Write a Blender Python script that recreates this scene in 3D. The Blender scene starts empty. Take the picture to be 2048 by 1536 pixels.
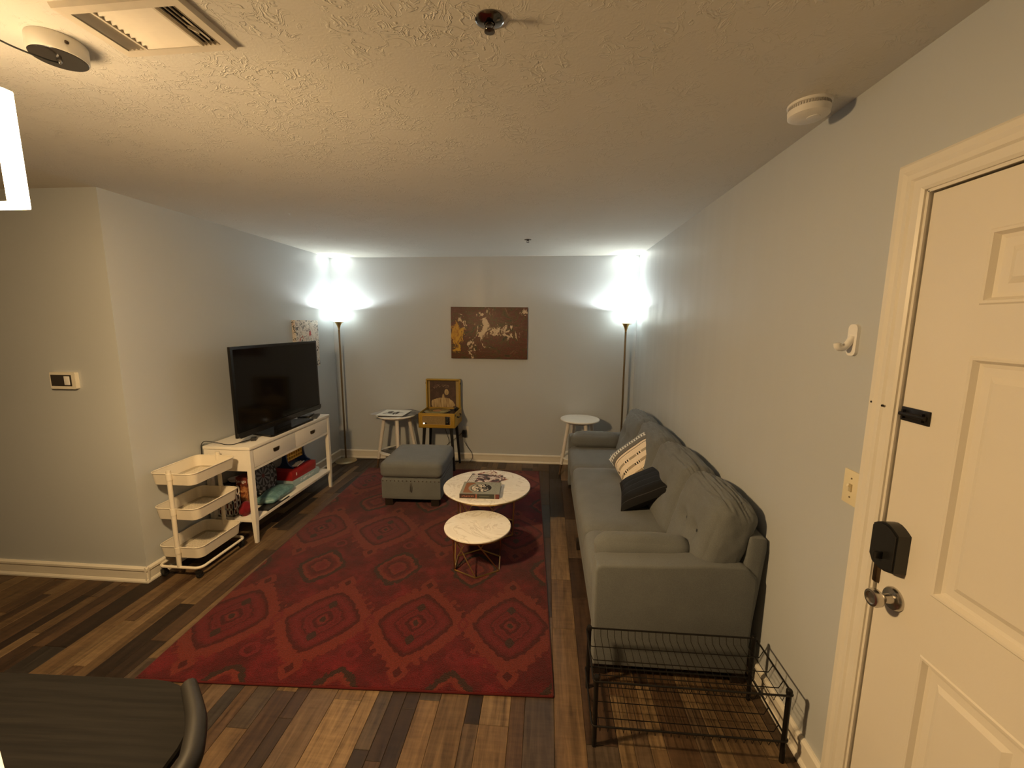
import bpy, bmesh, math, random
from mathutils import Vector, Matrix, noise as mnoise

PI = math.pi
rng = random.Random(7)
scene = bpy.context.scene
col = scene.collection

# ------------------------------------------------------------------ camera
XL, XR, YB, YS, H = -2.566, 1.024, 4.845, 2.282, 2.44     # walls and ceiling (metres)
F, PITCH, YAW, ROLL, CZ = 825.2, -.146, -.0812, .0054, 1.685
def _axes():
    cy, sy, cp, sp = math.cos(YAW), math.sin(YAW), math.cos(PITCH), math.sin(PITCH)
    f = Vector((sy*cp, cy*cp, sp)); r = Vector((cy, -sy, 0)); u = r.cross(f)
    c, s = math.cos(ROLL), math.sin(ROLL)
    return c*r + s*u, -s*r + c*u, f
_r, _u, _f = _axes()
cam_d = bpy.data.cameras.new('camera'); cam = bpy.data.objects.new('camera', cam_d); col.objects.link(cam)
cam_d.sensor_fit = 'HORIZONTAL'; cam_d.sensor_width = 36; cam_d.lens = F/2048*36
cam_d.clip_start = .02; cam_d.clip_end = 50
cam.matrix_world = Matrix(((_r.x, _u.x, -_f.x, 0), (_r.y, _u.y, -_f.y, 0), (_r.z, _u.z, -_f.z, CZ), (0, 0, 0, 1)))
scene.camera = cam

# ------------------------------------------------------------------ world, exposure
w = bpy.data.worlds.new('world'); scene.world = w; w.use_nodes = True
bg = w.node_tree.nodes.get('Background') or w.node_tree.nodes.new('ShaderNodeBackground')
bg.inputs[0].default_value = (1, .8, .6, 1); bg.inputs[1].default_value = .01
scene.view_settings.view_transform = 'Standard'; scene.view_settings.look = 'None'
scene.view_settings.gamma = 1; scene.view_settings.use_curve_mapping = False
scene.view_settings.exposure = 0.0
try:
    scene.cycles.use_denoising = True
    scene.cycles.sample_clamp_indirect = 6
    scene.cycles.caustics_reflective = False; scene.cycles.caustics_refractive = False
    scene.cycles.max_bounces = 10; scene.cycles.diffuse_bounces = 6
except Exception: pass

WARM = (1.0, .655, .305)          # pendant
COOL = (.93, 1.0, .96)          # torchieres
P_PENDANT = 148.0
P_LAMP = 60.0

# ------------------------------------------------------------------ helpers
def link(o): col.objects.link(o); return o
def thing(name, label, cat, loc=(0, 0, 0), rz=0, group=None):
    o = link(bpy.data.objects.new(name, None)); o.empty_display_size = .05
    o.location = loc; o.rotation_euler = (0, 0, rz)
    return tag(o, label, cat, group)
def tag(o, label=None, cat=None, group=None, kind=None):
    if label: o['label'] = label
    if cat: o['category'] = cat
    if group: o['group'] = group
    if kind: o['kind'] = kind
    return o
def struct(o, label=None): o['kind'] = 'structure'; return tag(o, label)
def copy_tree(o, parent=None):
    c = o.copy(); link(c); c.parent = parent
    for ch in o.children: copy_tree(ch, c)
    return c

class MB:
    """collects shapes into one mesh"""
    def __init__(s): s.v = []; s.f = []; s.mi = []; s.cur = 0; s.M = None
    def mat(s, i): s.cur = i; return s
    def xf(s, M=None): s.M = M; return s
    def add(s, vs, fs):
        b = len(s.v)
        if s.M is not None: vs = [s.M @ Vector(p) for p in vs]
        s.v += [tuple(p) for p in vs]; s.f += [tuple(b+i for i in f) for f in fs]; s.mi += [s.cur]*len(fs); return s
    def box(s, x0, x1, y0, y1, z0, z1, bev=0):
        if bev > 0:
            bm = bmesh.new(); bmesh.ops.create_cube(bm, size=1)
            for p in bm.verts: p.co = Vector((x0+(p.co.x+.5)*(x1-x0), y0+(p.co.y+.5)*(y1-y0), z0+(p.co.z+.5)*(z1-z0)))
            bmesh.ops.bevel(bm, geom=bm.edges[:], offset=min(bev, .49*min(x1-x0, y1-y0, z1-z0)), segments=2, affect='EDGES', profile=.6)
            bm.verts.index_update()
            s.add([p.co.copy() for p in bm.verts], [[p.index for p in f.verts] for f in bm.faces]); bm.free(); return s
        vs = [(x, y, z) for z in (z0, z1) for y in (y0, y1) for x in (x0, x1)]
        return s.add(vs, [(0, 2, 3, 1), (4, 5, 7, 6), (0, 1, 5, 4), (2, 6, 7, 3), (0, 4, 6, 2), (1, 3, 7, 5)])
    def tube(s, pts, r, n=8, closed=False, cap=True):
        pts = [Vector(p) for p in pts]; m = len(pts)
        rr = r if isinstance(r, (list, tuple)) else [r]*m
        vs = []; fs = []; nrm = None
        for i, p in enumerate(pts):
            if closed: t = (pts[(i+1) % m]-pts[i-1])
            else: t = pts[min(i+1, m-1)]-pts[max(i-1, 0)]
            t.normalize()
            if nrm is None:
                a = Vector((0, 0, 1)) if abs(t.z) < .9 else Vector((1, 0, 0))
                nrm = t.cross(a).normalized()
            nrm = (nrm - t*nrm.dot(t)).normalized(); b = t.cross(nrm)
            for k in range(n):
                a = 2*PI*k/n; vs.append(p+(nrm*math.cos(a)+b*math.sin(a))*rr[i])
        for i in range(m if closed else m-1):
            j = (i+1) % m
            for k in range(n):
                l = (k+1) % n; fs.append((i*n+k, i*n+l, j*n+l, j*n+k))
        if cap and not closed: fs += [tuple(range(n))[::-1], tuple((m-1)*n+k for k in range(n))]
        return s.add(vs, fs)
    def lathe(s, prof, c=(0, 0, 0), n=32, axis='z'):
        vs = []; fs = []
        for (r, z) in prof:
            for k in range(n):
                a = 2*PI*k/n; x, y = r*math.cos(a), r*math.sin(a)
                p = (x, y, z) if axis == 'z' else ((z, x, y) if axis == 'x' else (y, z, x))
                vs.append((p[0]+c[0], p[1]+c[1], p[2]+c[2]))
        for i in range(len(prof)-1):
            for k in range(n):
                l = (k+1) % n; fs.append((i*n+k, i*n+l, (i+1)*n+l, (i+1)*n+k))
        if prof[0][0] > 1e-6: fs.append(tuple(range(n))[::-1])
        if prof[-1][0] > 1e-6: fs.append(tuple((len(prof)-1)*n+k for k in range(n)))
        return s.add(vs, fs)
    def prism(s, poly, h0, h1, axis='z'):
        n = len(poly); vs = []
        for h in (h0, h1):
            for (a, b) in poly:
                vs.append({'z': (a, b, h), 'x': (h, a, b), 'y': (a, h, b)}[axis])
        fs = [tuple(range(n))[::-1], tuple(n+i for i in range(n))]+[(i, (i+1) % n, n+(i+1) % n, n+i) for i in range(n)]
        return s.add(vs, fs)
    def build(s, name, mats, parent=None, smooth=35, loc=None):
        me = bpy.data.meshes.new(name); me.from_pydata(s.v, [], s.f); me.update()
        bm = bmesh.new(); bm.from_mesh(me); bmesh.ops.recalc_face_normals(bm, faces=bm.faces[:]); bm.to_mesh(me); bm.free()
        for m in (mats if isinstance(mats, (list, tuple)) else [mats]): me.materials.append(m)
        for p, i in zip(me.polygons, s.mi): p.material_index = i; p.use_smooth = smooth > 0
        if smooth > 0: me.set_sharp_from_angle(angle=math.radians(smooth))
        o = link(bpy.data.objects.new(name, me))
        if parent: o.parent = parent
        if loc: o.location = loc
        return o

def cube_grid(n):
    """points on a unit cube surface, n cells per edge, shared vertices"""
    idx = {}; P = []; Fc = []
    def vid(p):
        k = tuple(round(c*1000) for c in p)
        if k not in idx: idx[k] = len(P); P.append(p)
        return idx[k]
    ts = [math.sin((i/n-.5)*PI)*.35+(2*i/n-1)*.65 for i in range(n+1)]; ts[0] = -1; ts[-1] = 1
    for ax in range(3):
        for sg in (-1, 1):
            for i in range(n):
                for j in range(n):
                    q = []
                    for (a, b) in ((i, j), (i+1, j), (i+1, j+1), (i, j+1)):
                        p = [0, 0, 0]; p[ax] = sg; p[(ax+1) % 3] = ts[a]; p[(ax+2) % 3] = ts[b]; q.append(vid(tuple(p)))
                    Fc.append(q if sg > 0 else q[::-1])
    return P, Fc
_CG = {}
def cushion(dims, r, bulge=(0, 0, 0), n=14, tufts=(), wrinkle=0, seed=0, wdir=(1, 1, 1)):
    """rounded, puffed box centred on 0. tufts: (axis, sign, u, v, depth, size)"""
    if n not in _CG: _CG[n] = cube_grid(n)
    P, Fc = _CG[n]; h = [d/2 for d in dims]; out = []
    for p in P:
        q = [p[k]*h[k] for k in range(3)]
        rr = [min(r, h[k]*.98) for k in range(3)]
        inn = [max(-(h[k]-rr[k]), min(h[k]-rr[k], q[k])) for k in range(3)]
        d = Vector([(q[k]-inn[k])/rr[k] for k in range(3)]); L = d.length
        if L > 1e-6: d = d/max(L, 1e-6) if L > 1 else d
        o = [inn[k]+d[k]*rr[k] for k in range(3)]
        for k in range(3):
            a, b = p[(k+1) % 3], p[(k+2) % 3]
            o[k] += p[k]*bulge[k]*(1-a*a)*(1-b*b)
        for (ax, sg, u, v, dep, sz) in tufts:
            if p[ax]*sg > .5:
                du = (p[(ax+1) % 3]-u)*h[(ax+1) % 3]; dv = (p[(ax+2) % 3]-v)*h[(ax+2) % 3]
                o[ax] -= sg*dep*math.exp(-(du*du+dv*dv)/(sz*sz))
        if wrinkle:
            q3 = Vector((o[0]*wdir[0], o[1]*wdir[1], o[2]*wdir[2]))
            nn = mnoise.noise(q3*9+Vector((seed*7.3, seed*3.1, 0)))*wrinkle+mnoise.noise(q3*23+Vector((seed, 5, 2)))*wrinkle*.45
            dd = Vector(o).normalized()
            o = [o[k]+dd[k]*nn for k in range(3)]
        out.append(tuple(o))
    return out, Fc
def crease(vs, amp, seed, lo, hi):
    """horizontal gathers near the top of a back cushion"""
    out = []
    for (x, y, z) in vs:
        t = min(1, max(0, (z-lo)/(hi-lo)))
        if t > 0:
            n1 = mnoise.noise(Vector((x*5+seed, y*3.2+seed*2, z*24+x*30)))
            n2 = mnoise.noise(Vector((x*4-seed, y*6, z*40+x*44+seed)))
            d = -amp*t*((1-abs(n1)*2.2)**3*.9 if abs(n1) < .45 else 0)-amp*.5*t*((1-abs(n2)*2.6)**3 if abs(n2) < .38 else 0)
            L_ = Vector((x, y*.1, z)).normalized(); x += L_.x*d; z += L_.z*d
        out.append((x, y, z))
    return out
def pillow(w_, h_, t, n=18, pinch=.06, seed=0):
    """flat square throw pillow with pulled corners, in xy, thickness z"""
    vs = []; fs = []
    for sg in (1, -1):
        for i in range(n+1):
            for j in range(n+1):
                u = 2*i/n-1; v = 2*j/n-1
                u = math.sin(u*PI/2)*.5+u*.5; v = math.sin(v*PI/2)*.5+v*.5
                x = u*w_/2*(1-pinch*(1-v*v)*0-pinch*(1-v*v)); y = v*h_/2*(1-pinch*(1-u*u))
                z = t/2*max(0, (1-u**4))**.6*max(0, (1-v**4))**.6
                z += .006*mnoise.noise(Vector((x*14+seed, y*14, sg)))*(1-u*u)*(1-v*v)
                vs.append((x, y, sg*z))
    m = (n+1)*(n+1)
    for s_ in (0, 1):
        for i in range(n):
            for j in range(n):
                a = s_*m+i*(n+1)+j; q = (a, a+n+1, a+n+2, a+1)
                fs.append(q if s_ == 0 else q[::-1])
    return vs, fs
def frame_mat(o, ex, ey, ez=None):
    ex = Vector(ex).normalized(); ey = Vector(ey); ey = (ey-ex*ey.dot(ex)).normalized(); ez = ex.cross(ey)
    return Matrix(((ex.x, ey.x, ez.x, o[0]), (ex.y, ey.y, ez.y, o[1]), (ex.z, ey.z, ez.z, o[2]), (0, 0, 0, 1)))
def arc(c, r, a0, a1, n):
    return [(c[0]+r*math.cos(a0+(a1-a0)*i/n), c[1]+r*math.sin(a0+(a1-a0)*i/n)) for i in range(n+1)]
def rrect(x0, x1, y0, y1, r, n=5):
    return (arc((x1-r, y1-r), r, 0, PI/2, n)+arc((x0+r, y1-r), r, PI/2, PI, n)+
            arc((x0+r, y0+r), r, PI, 1.5*PI, n)+arc((x1-r, y0+r), r, 1.5*PI, 2*PI, n))
def smooth_path(pts, k=6):
    """Catmull-Rom through the points"""
    P = [Vector(p) for p in pts]; out = []
    for i in range(len(P)-1):
        p0 = P[max(i-1, 0)]; p1 = P[i]; p2 = P[i+1]; p3 = P[min(i+2, len(P)-1)]
        for j in range(k):
            t = j/k
            out.append(.5*((2*p1)+(p2-p0)*t+(2*p0-5*p1+4*p2-p3)*t*t+(3*p1-p0-3*p2+p3)*t**3))
    out.append(P[-1]); return out

# ------------------------------------------------------------------ materials
class S:
    """node socket with arithmetic"""
    def __init__(s, nt, sock): s.nt = nt; s.k = sock
    def _op(s, op, o=None, c=None):
        n = s.nt.nodes.new('ShaderNodeMath'); n.operation = op
        for i, q in enumerate((s, o, c)):
            if q is None: continue
            if isinstance(q, S): s.nt.links.new(q.k, n.inputs[i])
            else: n.inputs[i].default_value = q
        return S(s.nt, n.outputs[0])
    def __add__(s, o): return s._op('ADD', o)
    def __sub__(s, o): return s._op('SUBTRACT', o)
    def __mul__(s, o): return s._op('MULTIPLY', o)
    def __truediv__(s, o): return s._op('DIVIDE', o)
    def __pow__(s, o): return s._op('POWER', o)
    def abs(s): return s._op('ABSOLUTE')
    def fract(s): return s._op('FRACT')
    def floor(s): return s._op('FLOOR')
    def sin(s): return s._op('SINE')
    def lt(s, o): return s._op('LESS_THAN', o)
    def gt(s, o): return s._op('GREATER_THAN', o)
    def max(s, o): return s._op('MAXIMUM', o)
    def min(s, o): return s._op('MINIMUM', o)
class Mat:
    def __init__(s, name, color=(.5, .5, .5), rough=.5, metal=0, spec=.5):
        s.m = bpy.data.materials.new(name); s.m.use_nodes = True; s.nt = s.m.node_tree; s.nt.nodes.clear()
        s.out = s.nt.nodes.new('ShaderNodeOutputMaterial'); s.b = s.nt.nodes.new('ShaderNodeBsdfPrincipled')
        s.nt.links.new(s.b.outputs[0], s.out.inputs[0])
        s.set('Base Color', (*color, 1)); s.set('Roughness', rough); s.set('Metallic', metal); s.set('Specular IOR Level', spec)
    def n(s, t, **kw):
        n = s.nt.nodes.new(t)
        for k, v in kw.items(): setattr(n, k, v)
        return n
    def set(s, k, v):
        if isinstance(v, S): s.nt.links.new(v.k, s.b.inputs[k])
        elif hasattr(v, 'is_output'): s.nt.links.new(v, s.b.inputs[k])
        else: s.b.inputs[k].default_value = v
        return s
    def coord(s, which='Object'):
        return s.n('ShaderNodeTexCoord').outputs[which] if which != 'Position' else s.n('ShaderNodeNewGeometry').outputs['Position']
    def mapping(s, vec, scale=(1, 1, 1), loc=(0, 0, 0), rot=(0, 0, 0)):
        n = s.n('ShaderNodeMapping'); s.nt.links.new(vec, n.inputs[0])
        n.inputs['Scale'].default_value = scale; n.inputs['Location'].default_value = loc; n.inputs['Rotation'].default_value = rot
        return n.outputs[0]
    def noise(s, vec, scale=5, detail=2, rough=.5, dist=0, col=False):
        n = s.n('ShaderNodeTexNoise'); s.nt.links.new(vec, n.inputs['Vector'])
        n.inputs['Scale'].default_value = scale; n.inputs['Detail'].default_value = detail; n.inputs['Roughness'].default_value = rough; n.inputs['Distortion'].default_value = dist
        return n.outputs['Color'] if col else S(s.nt, n.outputs[0])
    def voro(s, vec, scale=5, feature='F1'):
        n = s.n('ShaderNodeTexVoronoi', feature=feature); s.nt.links.new(vec, n.inputs['Vector']); n.inputs['Scale'].default_value = scale
        return S(s.nt, n.outputs['Distance'])
    def xyz(s, vec):
        n = s.n('ShaderNodeSeparateXYZ'); s.nt.links.new(vec, n.inputs[0]); return [S(s.nt, n.outputs[i]) for i in range(3)]
    def ramp(s, fac, stops, interp='LINEAR'):
        n = s.n('ShaderNodeValToRGB'); n.color_ramp.interpolation = interp; s.nt.links.new(fac.k, n.inputs[0])
        e = n.color_ramp.elements
        while len(e) < len(stops): e.new(.5)
        for i, (p, c) in enumerate(stops):
            e[i].position = p; e[i].color = (*c, 1) if len(c) == 3 else c
        return n.outputs[0]
    def rampv(s, fac, stops, interp='LINEAR'):
        return S(s.nt, s.ramp(fac, [(p, (v, v, v)) for p, v in stops], interp))
    def mix(s, fac, a, b, mode='MIX'):
        n = s.n('ShaderNodeMix', data_type='RGBA', blend_type=mode)
        if isinstance(fac, S): s.nt.links.new(fac.k, n.inputs[0])
        else: n.inputs[0].default_value = fac
        for i, q in ((6, a), (7, b)):
            if isinstance(q, tuple): n.inputs[i].default_value = (*q, 1)
            else: s.nt.links.new(q, n.inputs[i])
        return n.outputs[2]
    def bump(s, height, strength=.3, dist=.01):
        n = s.n('ShaderNodeBump'); n.inputs['Strength'].default_value = strength; n.inputs['Distance'].default_value = dist
        s.nt.links.new(height.k, n.inputs['Height']); s.nt.links.new(n.outputs[0], s.b.inputs['Normal']); return s
    def emit(s, color, strength):
        s.set('Emission Color', (*color, 1)); s.set('Emission Strength', strength); return s
def plain(name, c, rough=.5, metal=0, spec=.5, var=.06, nscale=30, bump=0, bscale=200):
    m = Mat(name, c, rough, metal, spec); p = m.coord()
    if var:
        f = m.noise(p, nscale, 3)
        m.set('Base Color', m.mix(f, tuple(x*(1-var) for x in c), tuple(min(1, x*(1+var)) for x in c)))
    if bump: m.bump(m.noise(p, bscale, 2), bump, .002)
    return m.m
def fabric(name, c, var=.14, scale=420, bump=.35, rough=.95, mid=9):
    m = Mat(name, c, rough, 0, .15); p = m.coord()
    f = m.noise(p, scale, 2, .7); g = m.noise(p, mid, 4)
    wv = (f*.75+g*.25)
    m.set('Base Color', m.ramp(wv, [(.3, tuple(x*(1-var*1.6) for x in c)), (.7, tuple(min(1, x*(1+var*1.6)) for x in c))]))
    m.bump(f, bump, .002)
    m.set('Sheen Weight', .12)
    return m.m
# wall paint: satin grey, faint roller texture, vertical gloss streaks
def wall_paint(name, c):
    m = Mat(name, c, .42, 0, .45); p = m.coord('Position')
    m.set('Base Color', m.mix(m.noise(p, 1.3, 3), tuple(x*.97 for x in c), tuple(x*1.03 for x in c)))
    st = m.noise(m.mapping(p, (9, 9, .7)), 1, 2)
    m.set('Roughness', m.rampv(st, [(.3, .36), (.7, .5)]))
    m.bump(m.noise(p, 160, 2)*.6+m.noise(m.mapping(p, (14, 14, 1)), 1, 1)*.8, .10, .003)
    return m.m
M_WALL = wall_paint('wall_paint', (.485, .512, .535))
def ceiling_mat():
    c = (.70, .675, .62)
    m = Mat('ceiling_texture', c, .9, 0, .1); p = m.coord('Position')
    d = m.noise(p, 3.5, 2, .5, 0, True)
    n1 = m.n('ShaderNodeMix', data_type='VECTOR'); n1.inputs[0].default_value = .10
    m.nt.links.new(p, n1.inputs[4]); m.nt.links.new(d, n1.inputs[5])
    a = m.noise(n1.outputs[1], 26, 3, .55, 1.2)
    ridge = m.rampv(a, [(.50, 0), (.535, 1), (.56, .8), (.60, 0)])
    mask = m.rampv(m.noise(p, 8, 3), [(.42, .05), (.62, 1)])
    hgt = ridge*mask+m.noise(p, 130, 2)*.18
    m.bump(hgt, .55, .004)
    m.set('Base Color', m.mix(m.noise(p, 2, 3), tuple(x*.96 for x in c), tuple(x*1.03 for x in c)))
    return m.m
M_CEIL = ceiling_mat()
M_TRIM = plain('trim_paint', (.74, .70, .62), .38, var=.04, nscale=8, bump=.05, bscale=60)
M_DOOR = plain('door_paint', (.74, .69, .60), .42, var=.03, nscale=5, bump=.10, bscale=90)
def plank_mat():
    m = Mat('plank_wood', (.2, .12, .07), .48, 0, .35); p = m.coord('Position')
    oi = m.n('ShaderNodeObjectInfo'); base = oi.outputs['Color']
    rnd = S(m.nt, oi.outputs['Random'])
    x, y, z = m.xyz(p)
    cmb = m.n('ShaderNodeCombineXYZ')
    for i, q in enumerate((x+rnd*13, y+rnd*31, z)): m.nt.links.new(q.k, cmb.inputs[i])
    v = cmb.outputs[0]
    g1 = m.noise(m.mapping(v, (42, 2.6, 1)), 1, 5, .62, .8)
    g2 = m.noise(m.mapping(v, (6, 55, 1)), 1, 3, .6)          # saw marks across the grain
    kn = m.noise(m.mapping(v, (9, 4, 1)), 1, 2, .5, 2.5)
    f = g1*.62+g2*.22+kn*.16
    dark = m.mix(1.0, base, (.40, .36, .33), 'MULTIPLY'); lite = m.mix(1.0, base, (1.42, 1.38, 1.32), 'MULTIPLY')
    m.set('Base Color', m.mix(m.rampv(f, [(.34, 0), (.62, 1)]), dark, lite))
    m.set('Roughness', m.rampv(g1, [(.3, .42), (.7, .6)]))
    m.bump(f, .25, .002)
    return m.m
M_PLANK = plank_mat()
def marble():
    m = Mat('white_marble', (.86, .84, .80), .22, 0, .5); p = m.coord()
    v = m.noise(p, 3.2, 6, .6, 1.8)
    m.set('Base Color', m.ramp(v, [(.40, (.80, .78, .74)), (.475, (.86, .84, .80)), (.50, (.66, .63, .59)), (.525, (.86, .84, .80)), (.65, (.88, .86, .83))]))
    return m.m
M_MARBLE = marble()
M_BRASS = plain('brass', (.62, .42, .16), .30, 1, var=.05)
M_OLDBRASS = plain('antique_brass', (.36, .27, .15), .35, 1, var=.08)
M_WHITE = plain('white_paint', (.80, .78, .73), .42, var=.03, nscale=14)
M_STANDW = plain('stand_white_paint', (.80, .77, .71), .45, var=.05, nscale=7, bump=.06, bscale=50)
M_CARTW = plain('cart_cream_enamel', (.76, .70, .59), .38, var=.03)
M_BLACK = plain('black_plastic', (.012, .012, .012), .35, var=.1)
M_BLACKM = plain('black_metal', (.018, .016, .015), .42, .6, var=.1)
M_GUN = plain('dark_bronze', (.09, .06, .035), .35, .9, var=.1)
M_RUBBER = plain('black_rubber', (.01, .01, .01), .7)
M_CHROME = plain('brushed_nickel', (.55, .52, .48), .24, 1, var=.05)
M_SPRK = plain('polished_chrome', (.26, .25, .24), .14, 1, var=.03)
M_PLASTW = plain('white_plastic', (.80, .79, .77), .4, var=.02)
M_IVORY = plain('ivory_plastic', (.74, .66, .46), .4, var=.03)
M_DARKFOOT = plain('dark_wood_foot', (.018, .013, .010), .4, var=.2)
M_SOFA = fabric('sofa_grey_linen', (.136, .146, .150))
M_PILLOWB = fabric('black_cotton', (.008, .008, .009), .3, 300, .3)
M_LEGTIP = plain('walnut_tip', (.09, .055, .03), .45, var=.2)
M_STOOL = plain('whitewashed_wood', (.70, .66, .62), .5, var=.06, nscale=18)
M_PAPER = plain('paper_white', (.82, .80, .75), .7, var=.03)
M_DARK = plain('painted_recess_shade', (.012, .010, .008), .9, var=0)  # near-black colour stands in for shade inside the duct and screw holes

# ------------------------------------------------------------------ the room
TH = .12
XW, YN = -5.2, -4.2          # dining side: far left wall, wall behind the camera
floor = struct(MB().box(XW-TH, XR+TH, YN-TH, YB+TH, -.06, -.0065).build('floor', M_PLANK, smooth=0), 'wood plank floor of mixed brown strips')
floor.color = (.10, .062, .036, 1)
# planks: strips running towards the back wall, each one its own board
PAL = [(.030, .018, .012), (.052, .030, .018), (.088, .052, .029), (.138, .088, .047), (.190, .128, .070), (.108, .072, .045), (.036, .030, .027), (.070, .051, .037)]
PW = [.12, .15, .16, .18, .15, .12, .05, .07]
RUGC, RUGR, RUGW, RUGL, RUGT = (-.985, 3.065), math.radians(2.3), 1.985, 2.90, .012
def in_rug(x, y, mg):
    dx, dy = x-RUGC[0], y-RUGC[1]; c, s_ = math.cos(-RUGR), math.sin(-RUGR)
    lx, ly = dx*c-dy*s_, dx*s_+dy*c
    return abs(lx) < RUGW/2-mg and abs(ly) < RUGL/2-mg
_pm = {}
def plank(x0, wd, y0, ln):
    k = (round(wd, 4), round(ln, 3))
    if k not in _pm:
        g = .0006; e = .0014
        a = [(g, g), (wd-g, g), (wd-g, ln-g), (g, ln-g)]; b = [(g+e, g+e), (wd-g-e, g+e), (wd-g-e, ln-g-e), (g+e, ln-g-e)]
        vs = [(p[0], p[1], -.0066) for p in a]+[(p[0], p[1], -.0012) for p in a]+[(p[0], p[1], 0) for p in b]
        fs = [(0, 1, 5, 4), (1, 2, 6, 5), (2, 3, 7, 6), (3, 0, 4, 7), (4, 5, 9, 8), (5, 6, 10, 9), (6, 7, 11, 10), (7, 4, 8, 11), (8, 9, 10, 11)]
        me = bpy.data.meshes.new('plank'); me.from_pydata(vs, [], fs); me.materials.append(M_PLANK); _pm[k] = me
    o = link(bpy.data.objects.new('plank', _pm[k])); o.parent = floor; o.location = (x0, y0, rng.uniform(-.0003, 0))
    c = rng.choices(PAL, PW)[0]; j = rng.uniform(.85, 1.18)*.78; o.color = (c[0]*j, c[1]*j, c[2]*j, 1)
    return o
x = XR-.001
nplank = 0
while x > -3.95:
    wd = rng.choice([.064, .064, .064, .096, .128]); x -= wd
    yend = YB if x+wd > XL else YS
    y = .55-rng.random()*.6
    while y < yend-.02:
        ln = rng.choice([.3, .45, .6, .9, .9, 1.2])
        l2 = min(ln, round(yend-y, 2))
        if l2 < .1: break
        if y+l2 > .95 and not all(in_rug(xx, yy, .05) for xx in (x, x+wd) for yy in (y, y+l2)):
            plank(x, wd, y, l2); nplank += 1
        y += l2
print('planks', nplank)

ceil = struct(MB().box(XW-TH, XR+TH, YN-TH, YB+TH, H, H+.1).build('ceiling', M_CEIL, smooth=0), 'cream ceiling with rough trowelled texture')
struct(MB().box(XL-TH, XR+TH, YB, YB+TH, 0, H).build('wall_back', M_WALL, smooth=0), 'grey painted back wall')
struct(MB().box(XL-TH, XL, YS+.0, YB, 0, H).build('wall_left', M_WALL, smooth=0), 'grey painted wall behind the television')
struct(MB().box(XW-TH, XL-TH, YS, YS+TH, 0, H).build('wall_return', M_WALL, smooth=0), 'grey painted wall with the thermostat')
struct(MB().box(XW-TH, XW, YN, YS, 0, H).build('wall_dining', M_WALL, smooth=0), 'grey painted wall of dining area')
struct(MB().box(XW-TH, XR+TH, YN-TH, YN, 0, H).build('wall_front', M_WALL, smooth=0), 'grey painted wall behind the dining area')
DY0, DY1, DZ = .335, 1.266, 2.045
wr = MB()
wr.box(XR, XR+TH, DY1, YB, 0, H); wr.box(XR, XR+TH, YN, DY0, 0, H); wr.box(XR, XR+TH, DY0, DY1, DZ, H)
struct(wr.build('wall_right', M_WALL, smooth=0), 'grey painted wall behind the sofa')
# baseboards
BP = [(0, 0), (.020, 0), (.020, .010), (.014, .020), (.011, .022), (.011, .078), (.017, .082), (.017, .096), (.007, .105), (0, .105)]
def baseboard(name, p0, p1, nrm, label):
    p0, p1, nrm = Vector((*p0, 0)), Vector((*p1, 0)), Vector((*nrm, 0)); mb = MB(); vs = []
    for p in (p0, p1): vs += [p+nrm*d+Vector((0, 0, z)) for d, z in BP]
    n = len(BP)
    mb.add(vs, [(i, (i+1) % n, n+(i+1) % n, n+i) for i in range(n)]+[tuple(range(n)), tuple(range(n, 2*n))[::-1]])
    return struct(mb.build(name, M_TRIM, smooth=20), label)
baseboard('baseboard_back', (XL, YB), (XR, YB), (0, -1), 'cream baseboard along the back wall')
baseboard('baseboard_left', (XL, YS-.018), (XL, YB), (1, 0), 'cream baseboard along the television wall')
baseboard('baseboard_return', (XW, YS), (XL+.018, YS), (0, -1), 'cream baseboard under the thermostat')
baseboard('baseboard_right', (XR, 1.345), (XR, YB), (-1, 0), 'cream baseboard behind the sofa')
baseboard('baseboard_front', (XR, YN), (XW, YN), (0, 1), 'cream baseboard of the dining wall')
# door with casing
CW = .086
def casing():
    prof = [(0, 0), (0, .008), (.008, .012), (.03, .013), (.036, .018), (.05, .017), (.062, .021), (.078, .020), (.086, .014), (.086, 0)]
    path = [(DY1+.004, 0), (DY1+.004, DZ+.004), (DY0-.004, DZ+.004), (DY0-.004, 0)]
    out = [(1, 0), (1, 1), (-1, 1), (-1, 0)]
    mb = MB(); vs = []
    for (y, z), (oy, oz) in zip(path, out):
        vs += [(XR-t, y+oy*d, z+oz*d) for d, t in prof]
    n = len(prof); fs = []
    for s_ in range(3): fs += [(s_*n+i, s_*n+(i+1) % n, (s_+1)*n+(i+1) % n, (s_+1)*n+i) for i in range(n)]
    mb.add(vs, fs)
    return mb
trim = struct(casing().build('trim_1', M_TRIM, smooth=8), 'cream moulded casing around the entry door')
jm = MB()
jm.box(XR-.002, XR+TH, DY1-.004, DY1+.004, 0, DZ); jm.box(XR-.002, XR+TH, DY0-.004, DY0+.004, 0, DZ); jm.box(XR-.002, XR+TH, DY0, DY1, DZ-.004, DZ+.004)
jm.build('jamb', M_TRIM, trim, smooth=0)
hole = MB()
for (yy, zz) in ((1.338, 1.452), (1.296, 1.448)): hole.lathe([(.0035, 0), (.0035, .004), (0, .005)], (XR-.0215, yy, zz), 10, 'x')
hole.build('screw_hole', M_DARK, trim)  # dark dots painted for the shade inside the holes
door = struct(link(bpy.data.objects.new('door_1', None)), 'cream six panel entry door'); door.location = (XR+.006, 0, 0)
LY0, LY1, LZ = .345, 1.257, 2.036
PY = [(.975-.155+.0, 1.092)]
cols_ = [(.822, 1.092), (.510, .780)]; rows_ = [(.24, .80), (.975, 1.613), (1.734, 1.909)]
lf = MB(); T = .045
ys = [LY0, .510, .780, .822, 1.092, LY1]
for (a, b) in ((LY0, .510), (.780, .822), (1.092, LY1)): lf.box(0, T, a, b, .008, LZ)
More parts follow.
